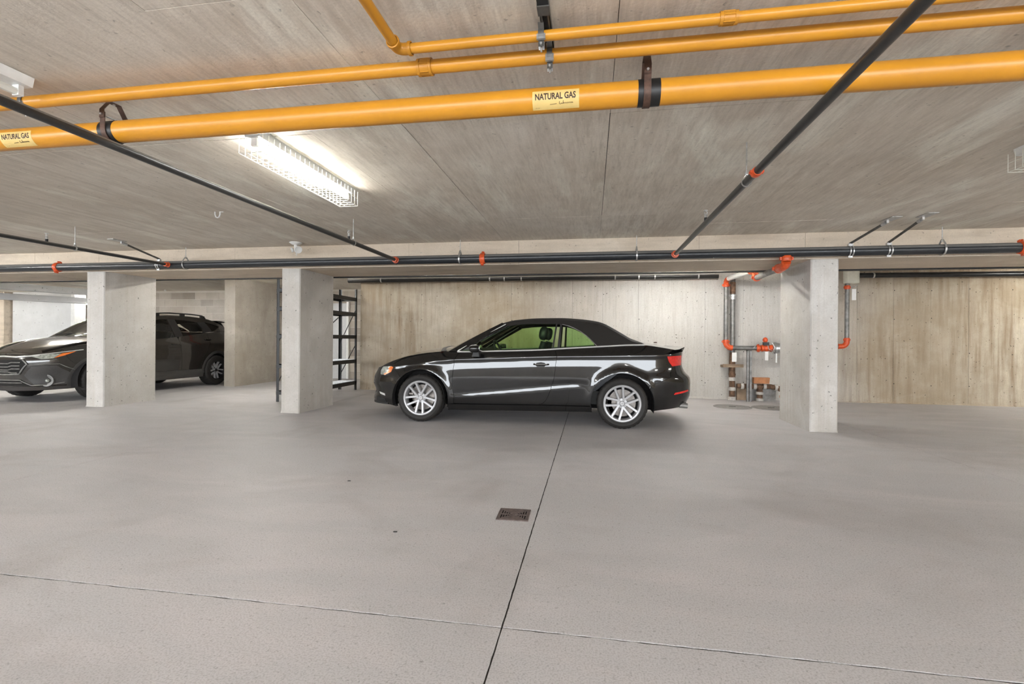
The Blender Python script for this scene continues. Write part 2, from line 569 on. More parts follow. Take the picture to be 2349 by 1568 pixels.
FX = [-26.0, -12.1, -8.25, -4.40, -0.335, 3.37, 7.1, 12.0]
FY = [-7.0, 1.835, 20.0]
floor = MB().box(-26, -7, -0.12, 12, 20, -0.004).build('floor', M_joint)
tag(floor, 'grey trowelled concrete garage floor cut by straight saw joints', 'floor', kind='structure')
for i in range(len(FX) - 1):
    for j in range(2):
        near = 2 <= i <= 5
        s_ = slab(FX[i], FY[j], FX[i + 1], FY[j + 1], .0035 if i == 4 else .0028, .0035 if i == 3 else .0028, .0042, .0042, near)
        s_.build('floor_slab', M_floor, floor, smooth=False)

# ---- ceiling: slab soffit with formwork panels
ceiling = MB().box(-26, -7, CEIL + 0.012, 12, 20, CEIL + 0.2).build('ceiling', M_joint)
tag(ceiling, 'board-marked concrete slab soffit with formwork panel seams', 'ceiling', kind='structure')
cx = [-13.3, -10.8, -9.55, -8.3, -7.0, -5.6, -4.36, -3.11, -1.82, -1.18, 0.10, 1.28, 2.62, 3.9, 5.2, 6.5, 7.8]
ycuts = {0: [-2.0, 0.48, 2.90, 4.08, 6.45], 1: [-2.0, 1.70, 4.08, 5.78, 6.45], 2: [-2.0, 0.48, 2.89, 5.28, 6.45]}
for i in range(len(cx) - 1):
    yc = ycuts[(0, 2, 1)[i % 3]] if not 7 <= i <= 9 else (ycuts[0], ycuts[1], ycuts[2])[i - 7]
    for j in range(len(yc) - 1):
        dz = random.choice((0, 0, .0008, .0016, .0026))
        g = random.choice((.0006, .0012, .0022))
        MB().box(cx[i] + g, yc[j] + g, CEIL + dz, cx[i + 1] - g, yc[j + 1] - g, CEIL + 0.02).build('ceiling_panel', M_ceil, ceiling, smooth=False)
for (x0, y0, x1, y1) in ((-26, -7, 12, -2.002), (-26, -2, -13.302, 6.45), (7.802, -2, 12, 6.45), (-26, 6.452, 12, 20)):
    MB().box(x0, y0, CEIL, x1, y1, CEIL + 0.02).build('ceiling_panel', M_ceil, ceiling, smooth=False)

# ---- downstand beam and columns
beam = MB().box(-26, 6.453, 2.138, 12, 7.417, CEIL + 0.012).build('ceiling_beam', M_joint, smooth=False)
bxs = [-26, -18, -12.6, -10.15, -8.95, -7.72, -5.3, -2.55, -.98, 1.35, 2.6, 5.0, 7.4, 12]
for i in range(len(bxs) - 1):
    g = random.choice((.0008, .0015, .002))
    MB().box(bxs[i] + g, 6.45 + random.choice((0, .001)), 2.135, bxs[i + 1] - g, 7.42, CEIL + .01).build('beam_segment', M_beam, beam, smooth=False)
tag(beam, 'long concrete downstand beam carried by the row of columns', 'beam', kind='structure')

def column(x0, x1, y0, y1, label, mat=None, top=2.135):
    c = .014
    poly = [(x0 + c, y0), (x1 - c, y0), (x1, y0 + c), (x1, y1 - c), (x1 - c, y1), (x0 + c, y1), (x0, y1 - c), (x0, y0 + c)]
    o = MB().prism(poly, 0.0, top, axis=2).build('concrete_column', mat or M_col, smooth=False)
    tag(o, label, 'column', 'concrete columns', kind='structure')
    # crumbled concrete collar where the column meets the floor
    mb = MB()
    ring = []
    for k in range(len(poly)):
        p, q = Vector(poly[k]), Vector(poly[(k + 1) % len(poly)])
        ring += jitter_line(p, q, .05, .0)
    cxm, cym = (x0 + x1) / 2, (y0 + y1) / 2
    lo, hi = [], []
    for p in ring:
        d = Vector((p.x - cxm, p.y - cym)).normalized()
        lo.append((p.x + d.x * random.uniform(.004, .016), p.y + d.y * random.uniform(.004, .016), 0.0))
        hi.append((p.x + d.x * .0015, p.y + d.y * .0015, random.uniform(.008, .05)))
    n = len(ring)
    b = len(mb.v)
    mb.v += lo + hi
    mb.f += [(b + i, b + (i + 1) % n, b + n + (i + 1) % n, b + n + i) for i in range(n)]
    mb.build('grout_collar', M_col, o, smooth=False)
    return o

column(-7.91, -7.575, 6.42, 7.34, 'concrete column in front of the dark hatchback')
column(-4.545, -4.245, 6.48, 7.42, 'concrete column standing before the black shelving rack')
column(2.68, 2.998, 6.48, 7.46, 'concrete column beside the valve pipework, nearest to the convertible\'s tail')

# ---- rear wall of cast panels
wall = MB().box(-4.93, WALLY + 0.012, 0, 12, WALLY + 0.3, CEIL).build('wall_back', M_joint, smooth=False)
tag(wall, 'stained cast concrete wall behind the black convertible', 'wall', kind='structure')
x = -4.95
while x < 12:
    w = random.choice((.60, .66, .69, .72, 1.25, .69))
    x1 = min(12.0, x + w)
    g = random.choice((.0006, .0012, .002))
    dy = random.choice((0, .001, .002, .004))
    p = MB().box(x + g, WALLY + dy, -0.01, x1 - g, WALLY + .03, CEIL).build('wall_panel', M_wall, wall, smooth=False)
    for z in (.33, .92, 1.52, 2.05):
        if random.random() < .8:
            MB().lathe([(.0, -.0015), (.007, -.001), (.009, .0), (.009, .004)], (x + g + .012, WALLY + dy, z + random.uniform(-.03, .03)), (0, 1, 0), 8).build(
                'tie_hole', M_joint, wall, smooth=False)
    x = x1

# rough skirting of old grout along the wall foot
mb = MB()
rows = []
xs = [-4.9 + i * .12 for i in range(140)]
rows.append([(x, WALLY - .001, random.uniform(.012, .045)) for x in xs])
rows.append([(x, WALLY - random.uniform(.01, .03), 0.0) for x in xs])
o = mb.grid(rows).build('trim_1', M_wall, smooth=False)
tag(o, 'ragged grout line along the foot of the rear wall', 'grout line', kind='structure')

# ---- partition stub and alcove walls
o = MB().box(-8.19, 9.66, 0, -7.92, 12.4, CEIL).build('wall_partition', M_part, smooth=False)
tag(o, 'concrete partition wall end between the dark hatchback and the alcove', 'wall', kind='structure')
o = MB().box(-4.95, WALLY + .3, 0, -4.75, 12.4, CEIL).build('wall_alcove', M_part, smooth=False)
tag(o, 'concrete side wall of the storage alcove behind the rack', 'wall', kind='structure')

# block wall: every block is a piece
bw = MB().box(-13.6, 12.2985, 0, -4.95, 12.5, CEIL).build('wall_rear', M_mortar, smooth=False)
tag(bw, 'concrete block wall at the back of the parking bay', 'wall', kind='structure')
blk = MB().box(-.195, 0, .005, .195, .02, .195).mesh('block', M_block, smooth=False)
for r_ in range(12):
    for c_ in range(22):
        xx = -13.4 + c_ * .40 + (.2 if r_ % 2 else 0)
        if xx > -5.1 or (-8.3 < xx < -7.85):
            continue
        o = bpy.data.objects.new('block', blk)
        COL.objects.link(o)
        o.parent = bw
        o.location = (xx, 12.292 + random.uniform(0, .004), r_ * .2)

# white door in the alcove
dr = thing('door_1', 'white panelled door in the block wall of the storage alcove', 'door', (-7.1, 12.28, 0), kind='structure')
MB().box(-.5, -.05, 0, .5, .0, 2.06).build('door_leaf', M_bone, dr, smooth=False)
MB().box(-.36, -.062, .2, .36, -.05, .95).build('door_panel', M_bone, dr, smooth=False)
MB().box(-.36, -.062, 1.1, .36, -.05, 1.9).build('door_panel', M_bone, dr, smooth=False)
MB().box(.5, -.08, 0, .56, .0, 2.1).build('door_frame', M_white, dr, smooth=False)
MB().box(-.56, -.08, 0, -.5, .0, 2.1).build('door_frame', M_white, dr, smooth=False)

# ---- far left end of the hall
o = MB().box(-17.75, 12.2, 0, -15.55, 12.5, CEIL).build('wall_white', M_white_wall, smooth=False)
tag(o, 'white washed wall panel far behind the dark hatchback\'s bonnet', 'wall', kind='structure')
o = MB().box(-15.55, 12.17, 0, -15.42, 12.5, CEIL).build('trim_2', M_white, smooth=False)
tag(o, 'pale edge strip closing the white wall panel', 'wall trim', kind='structure')
column(-18.7, -17.8, 12.0, 12.7, 'brown concrete column beside the white wall panel', M_beam, CEIL)
o = MB().box(-26, 19.7, 0, -5, 20, CEIL).build('wall_far', M_wall, smooth=False)
tag(o, 'dim far end wall of the garage', 'wall', kind='structure')
o = MB().box(-26, -7, 0, -25.7, 20, CEIL).build('wall_left', M_wall, smooth=False)
tag(o, 'concrete wall closing the garage on the far side of the hatchback', 'wall', kind='structure')
o = MB().box(11.7, -7, 0, 12, 20, CEIL).build('wall_right', M_wall, smooth=False)
tag(o, 'concrete wall closing the garage beyond the stained wall', 'wall', kind='structure')
o = MB().box(-26, -7.2, 0, 12, -7.0, .95).build('wall_front', M_col, smooth=False)  # unseen parapet, added to shape the daylight on the car's side
tag(o, 'added low parapet wall along the made-up open side of the garage behind the viewer', 'wall', kind='structure')
for k, (p, q, w, h, lab) in enumerate((((-14.0, 9.0, 2.30), (-13.1, 12.6, 2.30), .25, .16, 'upper beam over the dark hatchback, coloured white as if lit'),
                                       ((-16.4, 9.2, 2.17), (-14.2, 14.2, 2.17), .28, .17, 'lower beam above the white wall panel, coloured white as if lit'))):
    p, q = Vector(p), Vector(q)
    d = q - p
    rot = Matrix.Rotation(math.atan2(d.y, d.x), 3, 'Z')
    o = MB().cbox((p + q) / 2, (d.length, w, h), rot).build('ceiling_beam', M_white_wall, smooth=False)  # white colour stands in for lamp light on the beam sides
    tag(o, lab, 'beam', kind='structure')

# ================================================================== fluorescent fixtures
def make_guard(parent, half, hw, ztop, zbot):
    g = MB()
    for x in (-hw, -hw * .34, hw * .34, hw):
        g.tube([(x, -half, zbot), (x, half, zbot)], .0022, 6)
    for x in (-hw, hw):
        for z in ((ztop + zbot) / 2,):
            g.tube([(x, -half, z), (x, half, z)], .0022, 6)
    guard = g.build('wire_guard', M_wire, parent)
    hoop = MB().tube([(-hw, 0, ztop), (-hw, 0, zbot), (hw, 0, zbot), (hw, 0, ztop)], .0024, 6)
    first = hoop.build('guard_hoop', M_wire, guard)
    n = int(2 * half / .055)
    for i in range(n + 1):
        o = first if i == 0 else link_copy(first, guard)
        o.location = (0, -half + 2 * half * i / n, 0)

def fixture(x, y, label, lit=True, along='Y', guard=False, half=.62, tube=None):
    """fluorescent batten screwed to the slab; origin at the ceiling"""
    t = thing('fluorescent_light', label, 'ceiling light', (x, y, CEIL), 0 if along == 'Y' else R(90), 'fluorescent ceiling lights')
    h = MB().prism([(-.062, 0), (.062, 0), (.05, -.048), (-.05, -.048)], -half, half, axis=1)
    h.build('housing', M_housing if guard and lit else M_white, t, smooth=False)
    for sg in (-1, 1):
        MB().box(-.02, sg * (half - .03) - .012, -.10, .02, sg * (half - .03) + .012, -.045).build('lamp_holder', M_white, t, smooth=False)
    MB().tube([(0, -half + .04, -.082), (0, half - .04, -.082)], .019, 6, cap=False).build('tube', tube or (M_tube_lit if lit else M_tube_off), t)
    if guard:
        make_guard(t, half + .01, .085, -.03, -.155)
    return t

fixture(-2.16, 3.39, 'lit fluorescent batten in a white wire guard, below the gas pipes', True, guard=True, tube=M_tube_soft)
fixture(-2.93, 1.44, 'white unlit fluorescent batten half hidden behind the yellow pipes', False)
fixture(2.93, 3.22, 'unlit fluorescent batten in a wire guard at the picture\'s far edge', False, guard=True)
fixture(1.5, 7.95, 'lit batten over the bay behind the convertible', True, 'X', tube=M_tube_bay)
fixture(-2.3, 7.9, 'added lit batten over the bonnet of the convertible', True, 'X', tube=M_tube_dim)  # unseen batten, added to brighten the bay and column sides
fixture(-6.3, 8.4, 'lit batten over the alcove behind the rack', True, 'X')
fixture(8.3, 8.2, 'lit batten over the empty bay by the stained wall', True, 'X')
fixture(-11.0, 8.25, 'lit batten over the dark hatchback\'s bay', True, 'X')
fixture(-15.0, 12.8, 'small bright batten beyond the dark hatchback, upper of two', True, 'X')
fixture(-19.2, 15.9, 'small bright batten beyond the dark hatchback, lower of two', True, 'X')
fixture(-17.5, 9.5, 'lit batten before the white wall panel', True, 'X')
fixture(-10.4, 4.4, 'added lit batten over the drive lane ahead of the dark hatchback', True)  # this and the next batten: out of view, added to brighten the columns
fixture(7.4, 3.9, 'added lit batten over the drive lane by the stained wall', True)
fixture(-2.2, -2.6, 'added lit batten over the drive lane behind the viewer, in line with the guarded batten', True)  # from here on: unseen battens added as fill behind the viewer
fixture(2.9, -2.6, 'added lit batten over the drive lane behind the viewer, in line with the unlit batten', True)
fixture(-7.4, -2.6, 'added lit batten over the drive lane behind the viewer, on the hatchback side', True)
fixture(8.0, -2.6, 'added lit batten over the drive lane behind the viewer, on the stained wall side', True)

# ================================================================== pipe hardware
def coupling(parent, p, axis, r, mat=None, w=.034, name='coupling', lug=(0, 0, 1)):
    """grooved pipe coupling: two-part ring with bolt lugs"""
    p, ax = Vector(p), Vector(axis).normalized()
    mb = MB().lathe([(r * .98, -w), (r * 1.16, -w), (r * 1.30, -w * .55), (r * 1.30, w * .55), (r * 1.16, w), (r * .98, w)], p, ax, 24)
    u = Vector(lug)
    u = (u - ax * u.dot(ax)).normalized()
    rot = Matrix((ax, u, ax.cross(u))).transposed()
    for sg in (-1, 1):
        mb.cbox(p + u * sg * r * 1.42, (w * 1.1, r * .5, r * .62), rot)
        v = ax.cross(u)
        mb.tube([p + u * sg * r * 1.47 - v * r * .55, p + u * sg * r * 1.47 + v * r * .55], r * .16, 8)
    return mb.build(name, mat or M_orange, parent)

def ring_hanger(x, y, z, r, axis, label, group, top=CEIL):
    """threaded rod from the slab with a loose swivel ring round the pipe"""
    t = thing('pipe_hanger', label, 'pipe hanger', (x, y, 0), 0, group)
    rr = r * 1.18
    MB().tube([(0, 0, z + rr + .028), (0, 0, top)], .0048, 8).build('rod', M_galv, t)
    mb = MB()
    pts = []
    for k in range(25):
        a = 2 * math.pi * k / 24
        rad = rr
        pz = math.cos(a) * rad
        if pz > rr * .6:
            pz += (pz - rr * .6) * 1.6
        o = math.sin(a) * rad * (1 if pz < rr else .75)
        pts.append((o, 0, z + pz) if axis == 'Y' else (0, o, z + pz))
    hw = .0085
    rows = []
    for sg in (-hw, hw):
        rows.append([(p[0], p[1] + sg, p[2]) if axis == 'Y' else (p[0] + sg, p[1], p[2]) for p in pts])
    cen = Vector((0, 0, z))
    rows2 = []
    for rw in rows:
        rows2.append([tuple(cen + (Vector(p) - cen) * 1.07) for p in rw])
    mb.grid([rows[0], rows[1], rows2[1], rows2[0], rows[0]])
    mb.build('swivel_ring', M_galv, t)
    MB().lathe([(0, 0), (.011, 0), (.011, .016), (0, .016)], (0, 0, z + rr + .022), (0, 0, 1), 6).build('nut', M_galv, t, smooth=False)
    return t

def upright_head(parent, x, y, z, mat=None):
    mb = MB()
    mb.lathe([(0, 0), (.012, 0), (.013, .02), (.009, .028), (.009, .035)], (x, y, z), n=10)
    mb.tube([(x - .012, y, z + .03), (x - .014, y, z + .05), (x, y, z + .062)], .003, 6)
    mb.tube([(x + .012, y, z + .03), (x + .014, y, z + .05), (x, y, z + .062)], .003, 6)
    mb.lathe([(0, .064), (.019, .062), (.02, .066), (0, .069)], (x, y, z), n=14)
    return mb.build('sprinkler_head', mat or M_galv, parent)

# ---- yellow gas pipes
GY, GZ, GR = 2.322, 2.275, .0585
gas = MB().tube([(-9, GY, GZ), (7, GY, GZ)], GR, 40).build('gas_pipe', M_gas)
tag(gas, 'large yellow gas pipe with a natural gas sticker, lowest of three', 'gas pipe', 'yellow gas pipes')
a_cam = math.atan2(1.12 - GZ, -GY)           # direction from the pipe axis to the lens, in the y-z plane

def wrap(x, s, off):
    """x along the pipe, s = arc length up from the camera-facing line"""
    a = a_cam - s / GR
    return Vector((x, GY + math.cos(a) * (GR + off), GZ + math.sin(a) * (GR + off)))

def tape(x0, x1, off=.0015):
    mb = MB()
    prof = [(GR, x0), (GR + off, x0), (GR + off, x1), (GR, x1)]
    return mb.lathe(prof, (0, GY, GZ), (1, 0, 0), 40).build('black_tape', M_tape, gas)

def text_mesh(txt, size, bold=0.0):
    cu = bpy.data.curves.new('lettering', 'FONT')
    cu.body = txt
    cu.size = size
    cu.offset = bold
    cu.resolution_u = 3
    ob = bpy.data.objects.new('lettering', cu)
    COL.objects.link(ob)
    bpy.context.view_layer.update()
    me = bpy.data.meshes.new_from_object(ob.evaluated_get(bpy.context.evaluated_depsgraph_get()))
    bpy.data.objects.remove(ob)
    bpy.data.curves.remove(cu)
    return me

def sticker(x0, x1, hh, sc):
    mb = MB()
    rows = [[wrap(x0 + (x1 - x0) * i / 10, s, .0008) for i in range(11)] for s in [hh * (-1 + 2 * j / 12) + .001 for j in range(13)]]
    st = mb.grid(rows).build('sticker', M_label, gas)
    W_ = x1 - x0
    me = text_mesh('NATURAL GAS', 1.0, .026)
    bm = bmesh.new()
    bm.from_mesh(me)
    bmesh.ops.triangulate(bm, faces=bm.faces)
    bmesh.ops.subdivide_edges(bm, edges=bm.edges, cuts=4, use_grid_fill=True)
    bm.to_mesh(me)
    bm.free()
    co = np.array([v.co[:] for v in me.vertices])
    mn, mx_ = co.min(0), co.max(0)
    for v in me.vertices:
        px = x0 + W_ * (.06 + .87 * (v.co.x - mn[0]) / (mx_[0] - mn[0]))
        ps = hh * (.06 + .66 * (v.co.y - mn[1]) / (mx_[1] - mn[1])) + .001
        v.co = wrap(px, ps, .0014)
    me.materials.append(M_ink)
    o = bpy.data.objects.new('lettering', me)
    COL.objects.link(o)
    o.parent = st
    # the unreadable handwritten line below the print
    mb = MB()
    def stroke(pts, r):
        mb.tube([wrap(x0 + W_ * a, hh * b, .0012) for a, b in pts], r, 5)
    rs = random.Random(3)
    pts = [(.38 + .014 * k, -.40 + (.035 if k % 2 else -.03) + .004 * k) for k in range(11)]
    stroke(pts, .0009)
    stroke([(.585, -.14), (.578, -.38), (.60, -.42), (.625, -.30), (.63, -.40), (.655, -.36), (.665, -.08)], .0012)
    pts = [(.66 + .013 * k, -.33 + (.06 if k % 2 else -.05) + rs.uniform(-.015, .015)) for k in range(17)]
    stroke(pts, .0012)
    stroke([(.06, -.72), (.10, -.715)], .0005)
    stroke([(.115, -.715), (.15, -.71)], .0005)
    mb.build('handwriting', M_ink, st)

sticker(-.285, -.065, .044, 1)
sticker(-3.395, -3.175, .044, 1)
tape(.205, .305)
tape(-2.73, -2.64)

def clevis(x, label):
    """brown strap clevis: lower loop round the pipe and a yoke bolted above it"""
    t = thing('clevis_hanger', label, 'pipe hanger', (x, GY, 0), 0, 'brown clevis hangers')
    hw = .016
    def strap(path, name, th=.004):
        ins = [Vector(p) for p in path]
        c0 = Vector((0, GZ))
        outs = [p + (p - c0).normalized() * th for p in ins]
        rows = []
        for xx, pp in ((-hw, ins), (hw, ins), (hw, outs), (-hw, outs), (-hw, ins)):
            rows.append([(xx, p.x, p.y) for p in pp])
        return MB().grid(rows).build(name, M_strap, t)
    rr = GR + .003
    low = [(-rr, GZ + .085), (-rr, GZ + .01)] + [(rr * math.cos(a), GZ + rr * math.sin(a)) for a in [math.pi + math.pi * k / 16 for k in range(17)]] + [(rr, GZ + .01), (rr, GZ + .085)]
    strap(low, 'lower_strap')
    up = [(-rr - .005, GZ + .055), (-rr - .005, GZ + .10), (-.028, GZ + .158), (.028, GZ + .158), (rr + .005, GZ + .10), (rr + .005, GZ + .055)]
    strap(up, 'yoke')
    MB().tube([(0, -rr - .016, GZ + .073), (0, rr + .016, GZ + .073)], .006, 10).build('cross_bolt', M_galv, t)
    MB().tube([(0, 0, GZ + .15), (0, 0, CEIL)], .0065, 10).build('rod', M_galv, t)
    return t
clevis(.245, 'brown strap hanger over black tape on the large gas pipe, nearest to the readable sticker')
clevis(-2.685, 'brown strap hanger on the large gas pipe where the dark sprinkler branch passes under')

mid = MB().tube([(-9, 2.13, 2.375), (7, 2.13, 2.375)], .0305, 28).build('gas_pipe', M_gas)
tag(mid, 'medium yellow gas pipe running straight across above the large one', 'gas pipe', 'yellow gas pipes')
def yellow_coupling(parent, x, y, z, r):
    n = 24
    mb = MB().lathe([(r, -.034), (r * 1.24, -.034), (r * 1.26, -.028), (r * 1.24, -.022), (r * 1.15, -.02), (r * 1.15, .02),
                     (r * 1.24, .022), (r * 1.26, .028), (r * 1.24, .034), (r, .034)], (x, y, z), (1, 0, 0), n)
    for k in range(6):
        a = 2 * math.pi * k / 6
        c = Vector((x, y + math.cos(a) * r * 1.17, z + math.sin(a) * r * 1.17))
        mb.cbox(c, (.044, .004, .004))
    return mb.build('coupling', M_gasfit, parent)
yellow_coupling(mid, -.768, 2.13, 2.375, .0305)

sm = MB().tube([(-.79, 1.998, 2.385), (7, 1.998, 2.385)], .021, 24).build('gas_pipe', M_gas)
tag(sm, 'small yellow gas pipe that turns at an elbow towards the viewer', 'gas pipe', 'yellow gas pipes')
MB().tube([(-.846, 1.94, 2.385), (-.846, -3.0, 2.385)], .021, 24).build('return_pipe', M_gas, sm)
pts = [(-.79, 1.998, 2.385), (-.815, 1.998, 2.385)] + [(-.815 - .031 * math.sin(a), 1.967 + .031 * math.cos(a), 2.385) for a in [k * math.pi / 12 for k in range(1, 6)]] + [(-.846, 1.967, 2.385), (-.846, 1.94, 2.385)]
MB().tube(pts, .0245, 20).build('elbow', M_gasfit, sm)
MB().lathe([(.021, 0), (.029, 0), (.0295, .006), (.029, .013), (.024, .014)], (-.797, 1.998, 2.385), (1, 0, 0), 24).build('elbow_collar', M_gasfit, sm)
MB().lathe([(.021, 0), (.029, 0), (.0295, -.006), (.029, -.013), (.024, -.014)], (-.846, 1.948, 2.385), (0, 1, 0), 24).build('elbow_collar', M_gasfit, sm)
yellow_coupling(sm, .522, 1.998, 2.385, .021)

# strut channel with two pipe clamps
st = thing('strut_channel', 'dark slotted strut channel on the soffit above the two thin gas pipes', 'strut channel', (-.195, 1.95, CEIL))
mb = MB()
mb.box(-.02, -.75, -.003, .02, .21, 0)
mb.box(-.0205, -.75, -.036, -.0175, .21, 0)
mb.box(.0175, -.75, -.036, .0205, .21, 0)
mb.box(-.0205, -.75, -.036, -.010, .21, -.033)
mb.box(.010, -.75, -.036, .0205, .21, -.033)
mb.build('channel', M_strut, st, smooth=False)
MB().box(-.022, -.20, -.045, .022, -.06, -.036).build('cover_plate', M_dark, st, smooth=False)
MB().box(-.024, -.10, -.05, .024, -.045, -.034).build('end_bracket', M_strut, st, smooth=False)
def pipe_clamp(x, y, z, r, label):
    t = thing('pipe_clamp', label, 'pipe clamp', (x, y, z), 0, 'strut pipe clamps')
    hw = .012
    for sg, nm in ((-1, 'clamp_half'), (1, 'clamp_half')):
        pts = [(sg * (r + .012), CEIL - z - .034)] + [(sg * (r + .002) * math.cos(a), (r + .002) * math.sin(a)) for a in [R(55 - 135 * k / 12) for k in range(13)]] + [(sg * .009, -r - .028)]
        rows = []
        outs = [(p[0] + sg * .003, p[1] - (.002 if p[1] < 0 else 0)) for p in pts]
        for xx, pp in ((-hw, pts), (hw, pts), (hw, outs), (-hw, outs), (-hw, pts)):
            rows.append([(xx, p[0], p[1]) for p in pp])
        MB().grid(rows).build(nm, M_strut if sg < 0 else M_galv, t)
    MB().cbox((0, -r * .8, -r * .62), (.036, .012, r * 1.0)).build('saddle', M_galv, t, smooth=False)
    MB().tube([(0, -.02, -r - .019), (0, .02, -r - .019)], .005, 8).build('bolt', M_galv, t)
    MB().tube([(0, 0, -r - .01), (0, 0, -r - .045)], .004, 8).build('stud', M_galv, t)
pipe_clamp(-.215, 1.998, 2.385, .021, 'grey clamp holding the small gas pipe to the strut channel')
pipe_clamp(-.19, 2.13, 2.375, .0305, 'grey clamp holding the medium gas pipe to the strut channel')
pipe_clamp(-3.02, 2.13, 2.375, .0305, 'small grey clamp on the medium gas pipe near the half hidden batten')

# ---- black sprinkler main and branches
MYY, MZ, MR = 6.30, 2.195, .057
main = MB().tube([(-20, MYY, MZ), (10, MYY, MZ)], MR, 32).build('sprinkler_main', M_main)
tag(main, 'thick black sprinkler main running along the face of the beam', 'sprinkler pipe')
for X in (-8.30, -1.447, 4.80):
    coupling(main, (X, MYY, MZ), (1, 0, 0), MR, lug=(0, .3, 1))
coupling(main, (2.33, MYY, MZ - .075), (0, 0, 1), .045, lug=(1, 0, 0), name='tee_outlet')

def branch(X, y0, r, label, coup, heads):
    b_ = MB().tube([(X, y0, 2.187), (X, MYY - MR - .004, 2.19)], r, 20).build('sprinkler_branch', M_branch)
    tag(b_, label, 'sprinkler pipe', 'sprinkler branch pipes')
    MB().lathe([(r * 1.0, -.03), (r * 1.45, -.028), (r * 1.55, .0), (r * 1.45, .02), (r * 1.8, .022), (r * 1.8, .029)],
               (X, MYY - MR - .03, 2.19), (0, 1, 0), 20).build('outlet', M_orange, b_)
    for y in coup:
        coupling(b_, (X, y, 2.187), (0, 1, 0), r, lug=(1, 0, 0), w=.03)
    for y in heads:
        MB().lathe([(0, 0), (.014, 0), (.014, .03), (0, .03)], (X, y, 2.187 + r), n=10).build('head_stub', M_black, b_)
        upright_head(b_, X, y, 2.187 + r + .03)
    return b_
branch(1.023, -5, .0245, 'dark sprinkler branch crossing under the gas pipes towards the orange coupled joint', (3.25,), (4.62,))
branch(-2.656, -5, .0245, 'dark sprinkler branch passing beside the lit guarded batten', (), (4.95,))
branch(-6.246, -5, .0215, 'thin dark sprinkler branch meeting the main above the dark hatchback', (), (4.62,))

HG = 'rod and ring pipe hangers'
ring_hanger(1.023, 3.45, 2.187, .0245, 'Y', 'rod and ring hanger beside the orange coupling on the crossing branch', HG)
ring_hanger(-2.656, 5.05, 2.187, .0245, 'Y', 'rod and ring hanger on the branch beside the lit guarded batten', HG)
ring_hanger(-6.246, 4.93, 2.187, .0215, 'Y', 'rod and ring hanger on the thin branch over the dark hatchback', HG)
ring_hanger(-6.0, MYY, MZ, MR, 'X', 'rod and ring hanger on the main just past the thin branch', HG)
ring_hanger(-1.76, MYY, MZ, MR, 'X', 'rod and ring hanger on the main left of the middle orange coupling', HG)
ring_hanger(.56, MYY, MZ, MR, 'X', 'rod and ring hanger on the main above the convertible\'s rear wheel', HG)
ring_hanger(4.0, MYY, MZ, MR, 'X', 'rod and ring hanger on the main nearest to the far orange coupling', HG)

def brace(x, y, dx, dy, label):
    """sway brace: pipe clamp, angled pipe and ceiling foot"""
    t = thing('sway_brace', label, 'pipe brace', (x, MYY, 0), 0, 'sway braces of the main')
    rr = MR + .003
    mb = MB()
    for off in (-.016, .016):
        mb.lathe([(rr, -.007 + off), (rr + .005, -.007 + off), (rr + .005, .007 + off), (rr, .007 + off)], (0, 0, MZ), (1, 0, 0), 24, closed=True)
    mb.cbox((0, -.01, MZ + rr + .012), (.05, .03, .03))
    mb.cbox((-.005, -.02, MZ - rr - .010), (.045, .012, .02))
    mb.build('pipe_clamp', M_galv, t)
    p = Vector((0, 0, MZ + rr + .03))
    q = Vector((dx, dy, CEIL - .035))
    MB().tube([p, q], .0135, 12).build('brace_pipe', M_strut, t)
    d = (q - p).normalized()
    mb = MB().tube([q - d * .03, q + d * .02], .019, 10)
    mb.build('brace_socket', M_galv, t)
    mb = MB()
    mb.cbox((q.x + dx * .2, q.y + dy * .2, CEIL - .005), (.10, .20, .008))
    mb.cbox((q.x + dx * .08, q.y + dy * .08, CEIL - .02), (.022, .022, .036))
    mb.build('ceiling_foot', M_galv, t)
brace(3.03, 0, .14, -.42, 'angled sway brace on the main above the column beside the valve pipework')
brace(3.44, 0, .02, -.52, 'angled sway brace on the main past that column, darker pipe')
brace(-6.45, 0, -.06, -.50, 'angled sway brace on the main by the thin branch')

# ---- pipes behind the beam
o = MB().tube([(-20, 7.47, 2.128), (10, 7.47, 2.128)], .013, 12).build('bar', M_dark)  # thin dark line along the beam's rear lower edge
tag(o, 'thin black conduit along the rear lower edge of the beam', 'bar')
o = MB().tube([(-5.15, 9.60, 2.345), (2.36, 9.60, 2.345)], .05, 24).build('wall_pipe', M_wallpipe)
tag(o, 'black pipe high on the wall behind the convertible', 'pipe', 'pipes high on the rear wall')
for X in (-4.4, -2.05, -1.75, -1.4, .45, .9, 1.2, 2.0):
    MB().lathe([(.0505, -.012), (.056, -.012), (.056, .012), (.0505, .012)], (X, 9.60, 2.345), (1, 0, 0), 24).build('pipe_strap', M_galv, o)
o = MB().tube([(4.75, 9.6, 2.315), (11.7, 9.6, 2.30)], .045, 24).build('wall_pipe', M_black)
tag(o, 'black pipe high on the stained wall past the white canister', 'pipe', 'pipes high on the rear wall')
MB().lathe([(.0455, -.012), (.052, -.012), (.052, .012), (.0455, .012)], (5.0, 9.6, 2.3146), (1, 0, 0), 24).build('pipe_strap', M_galv, o)

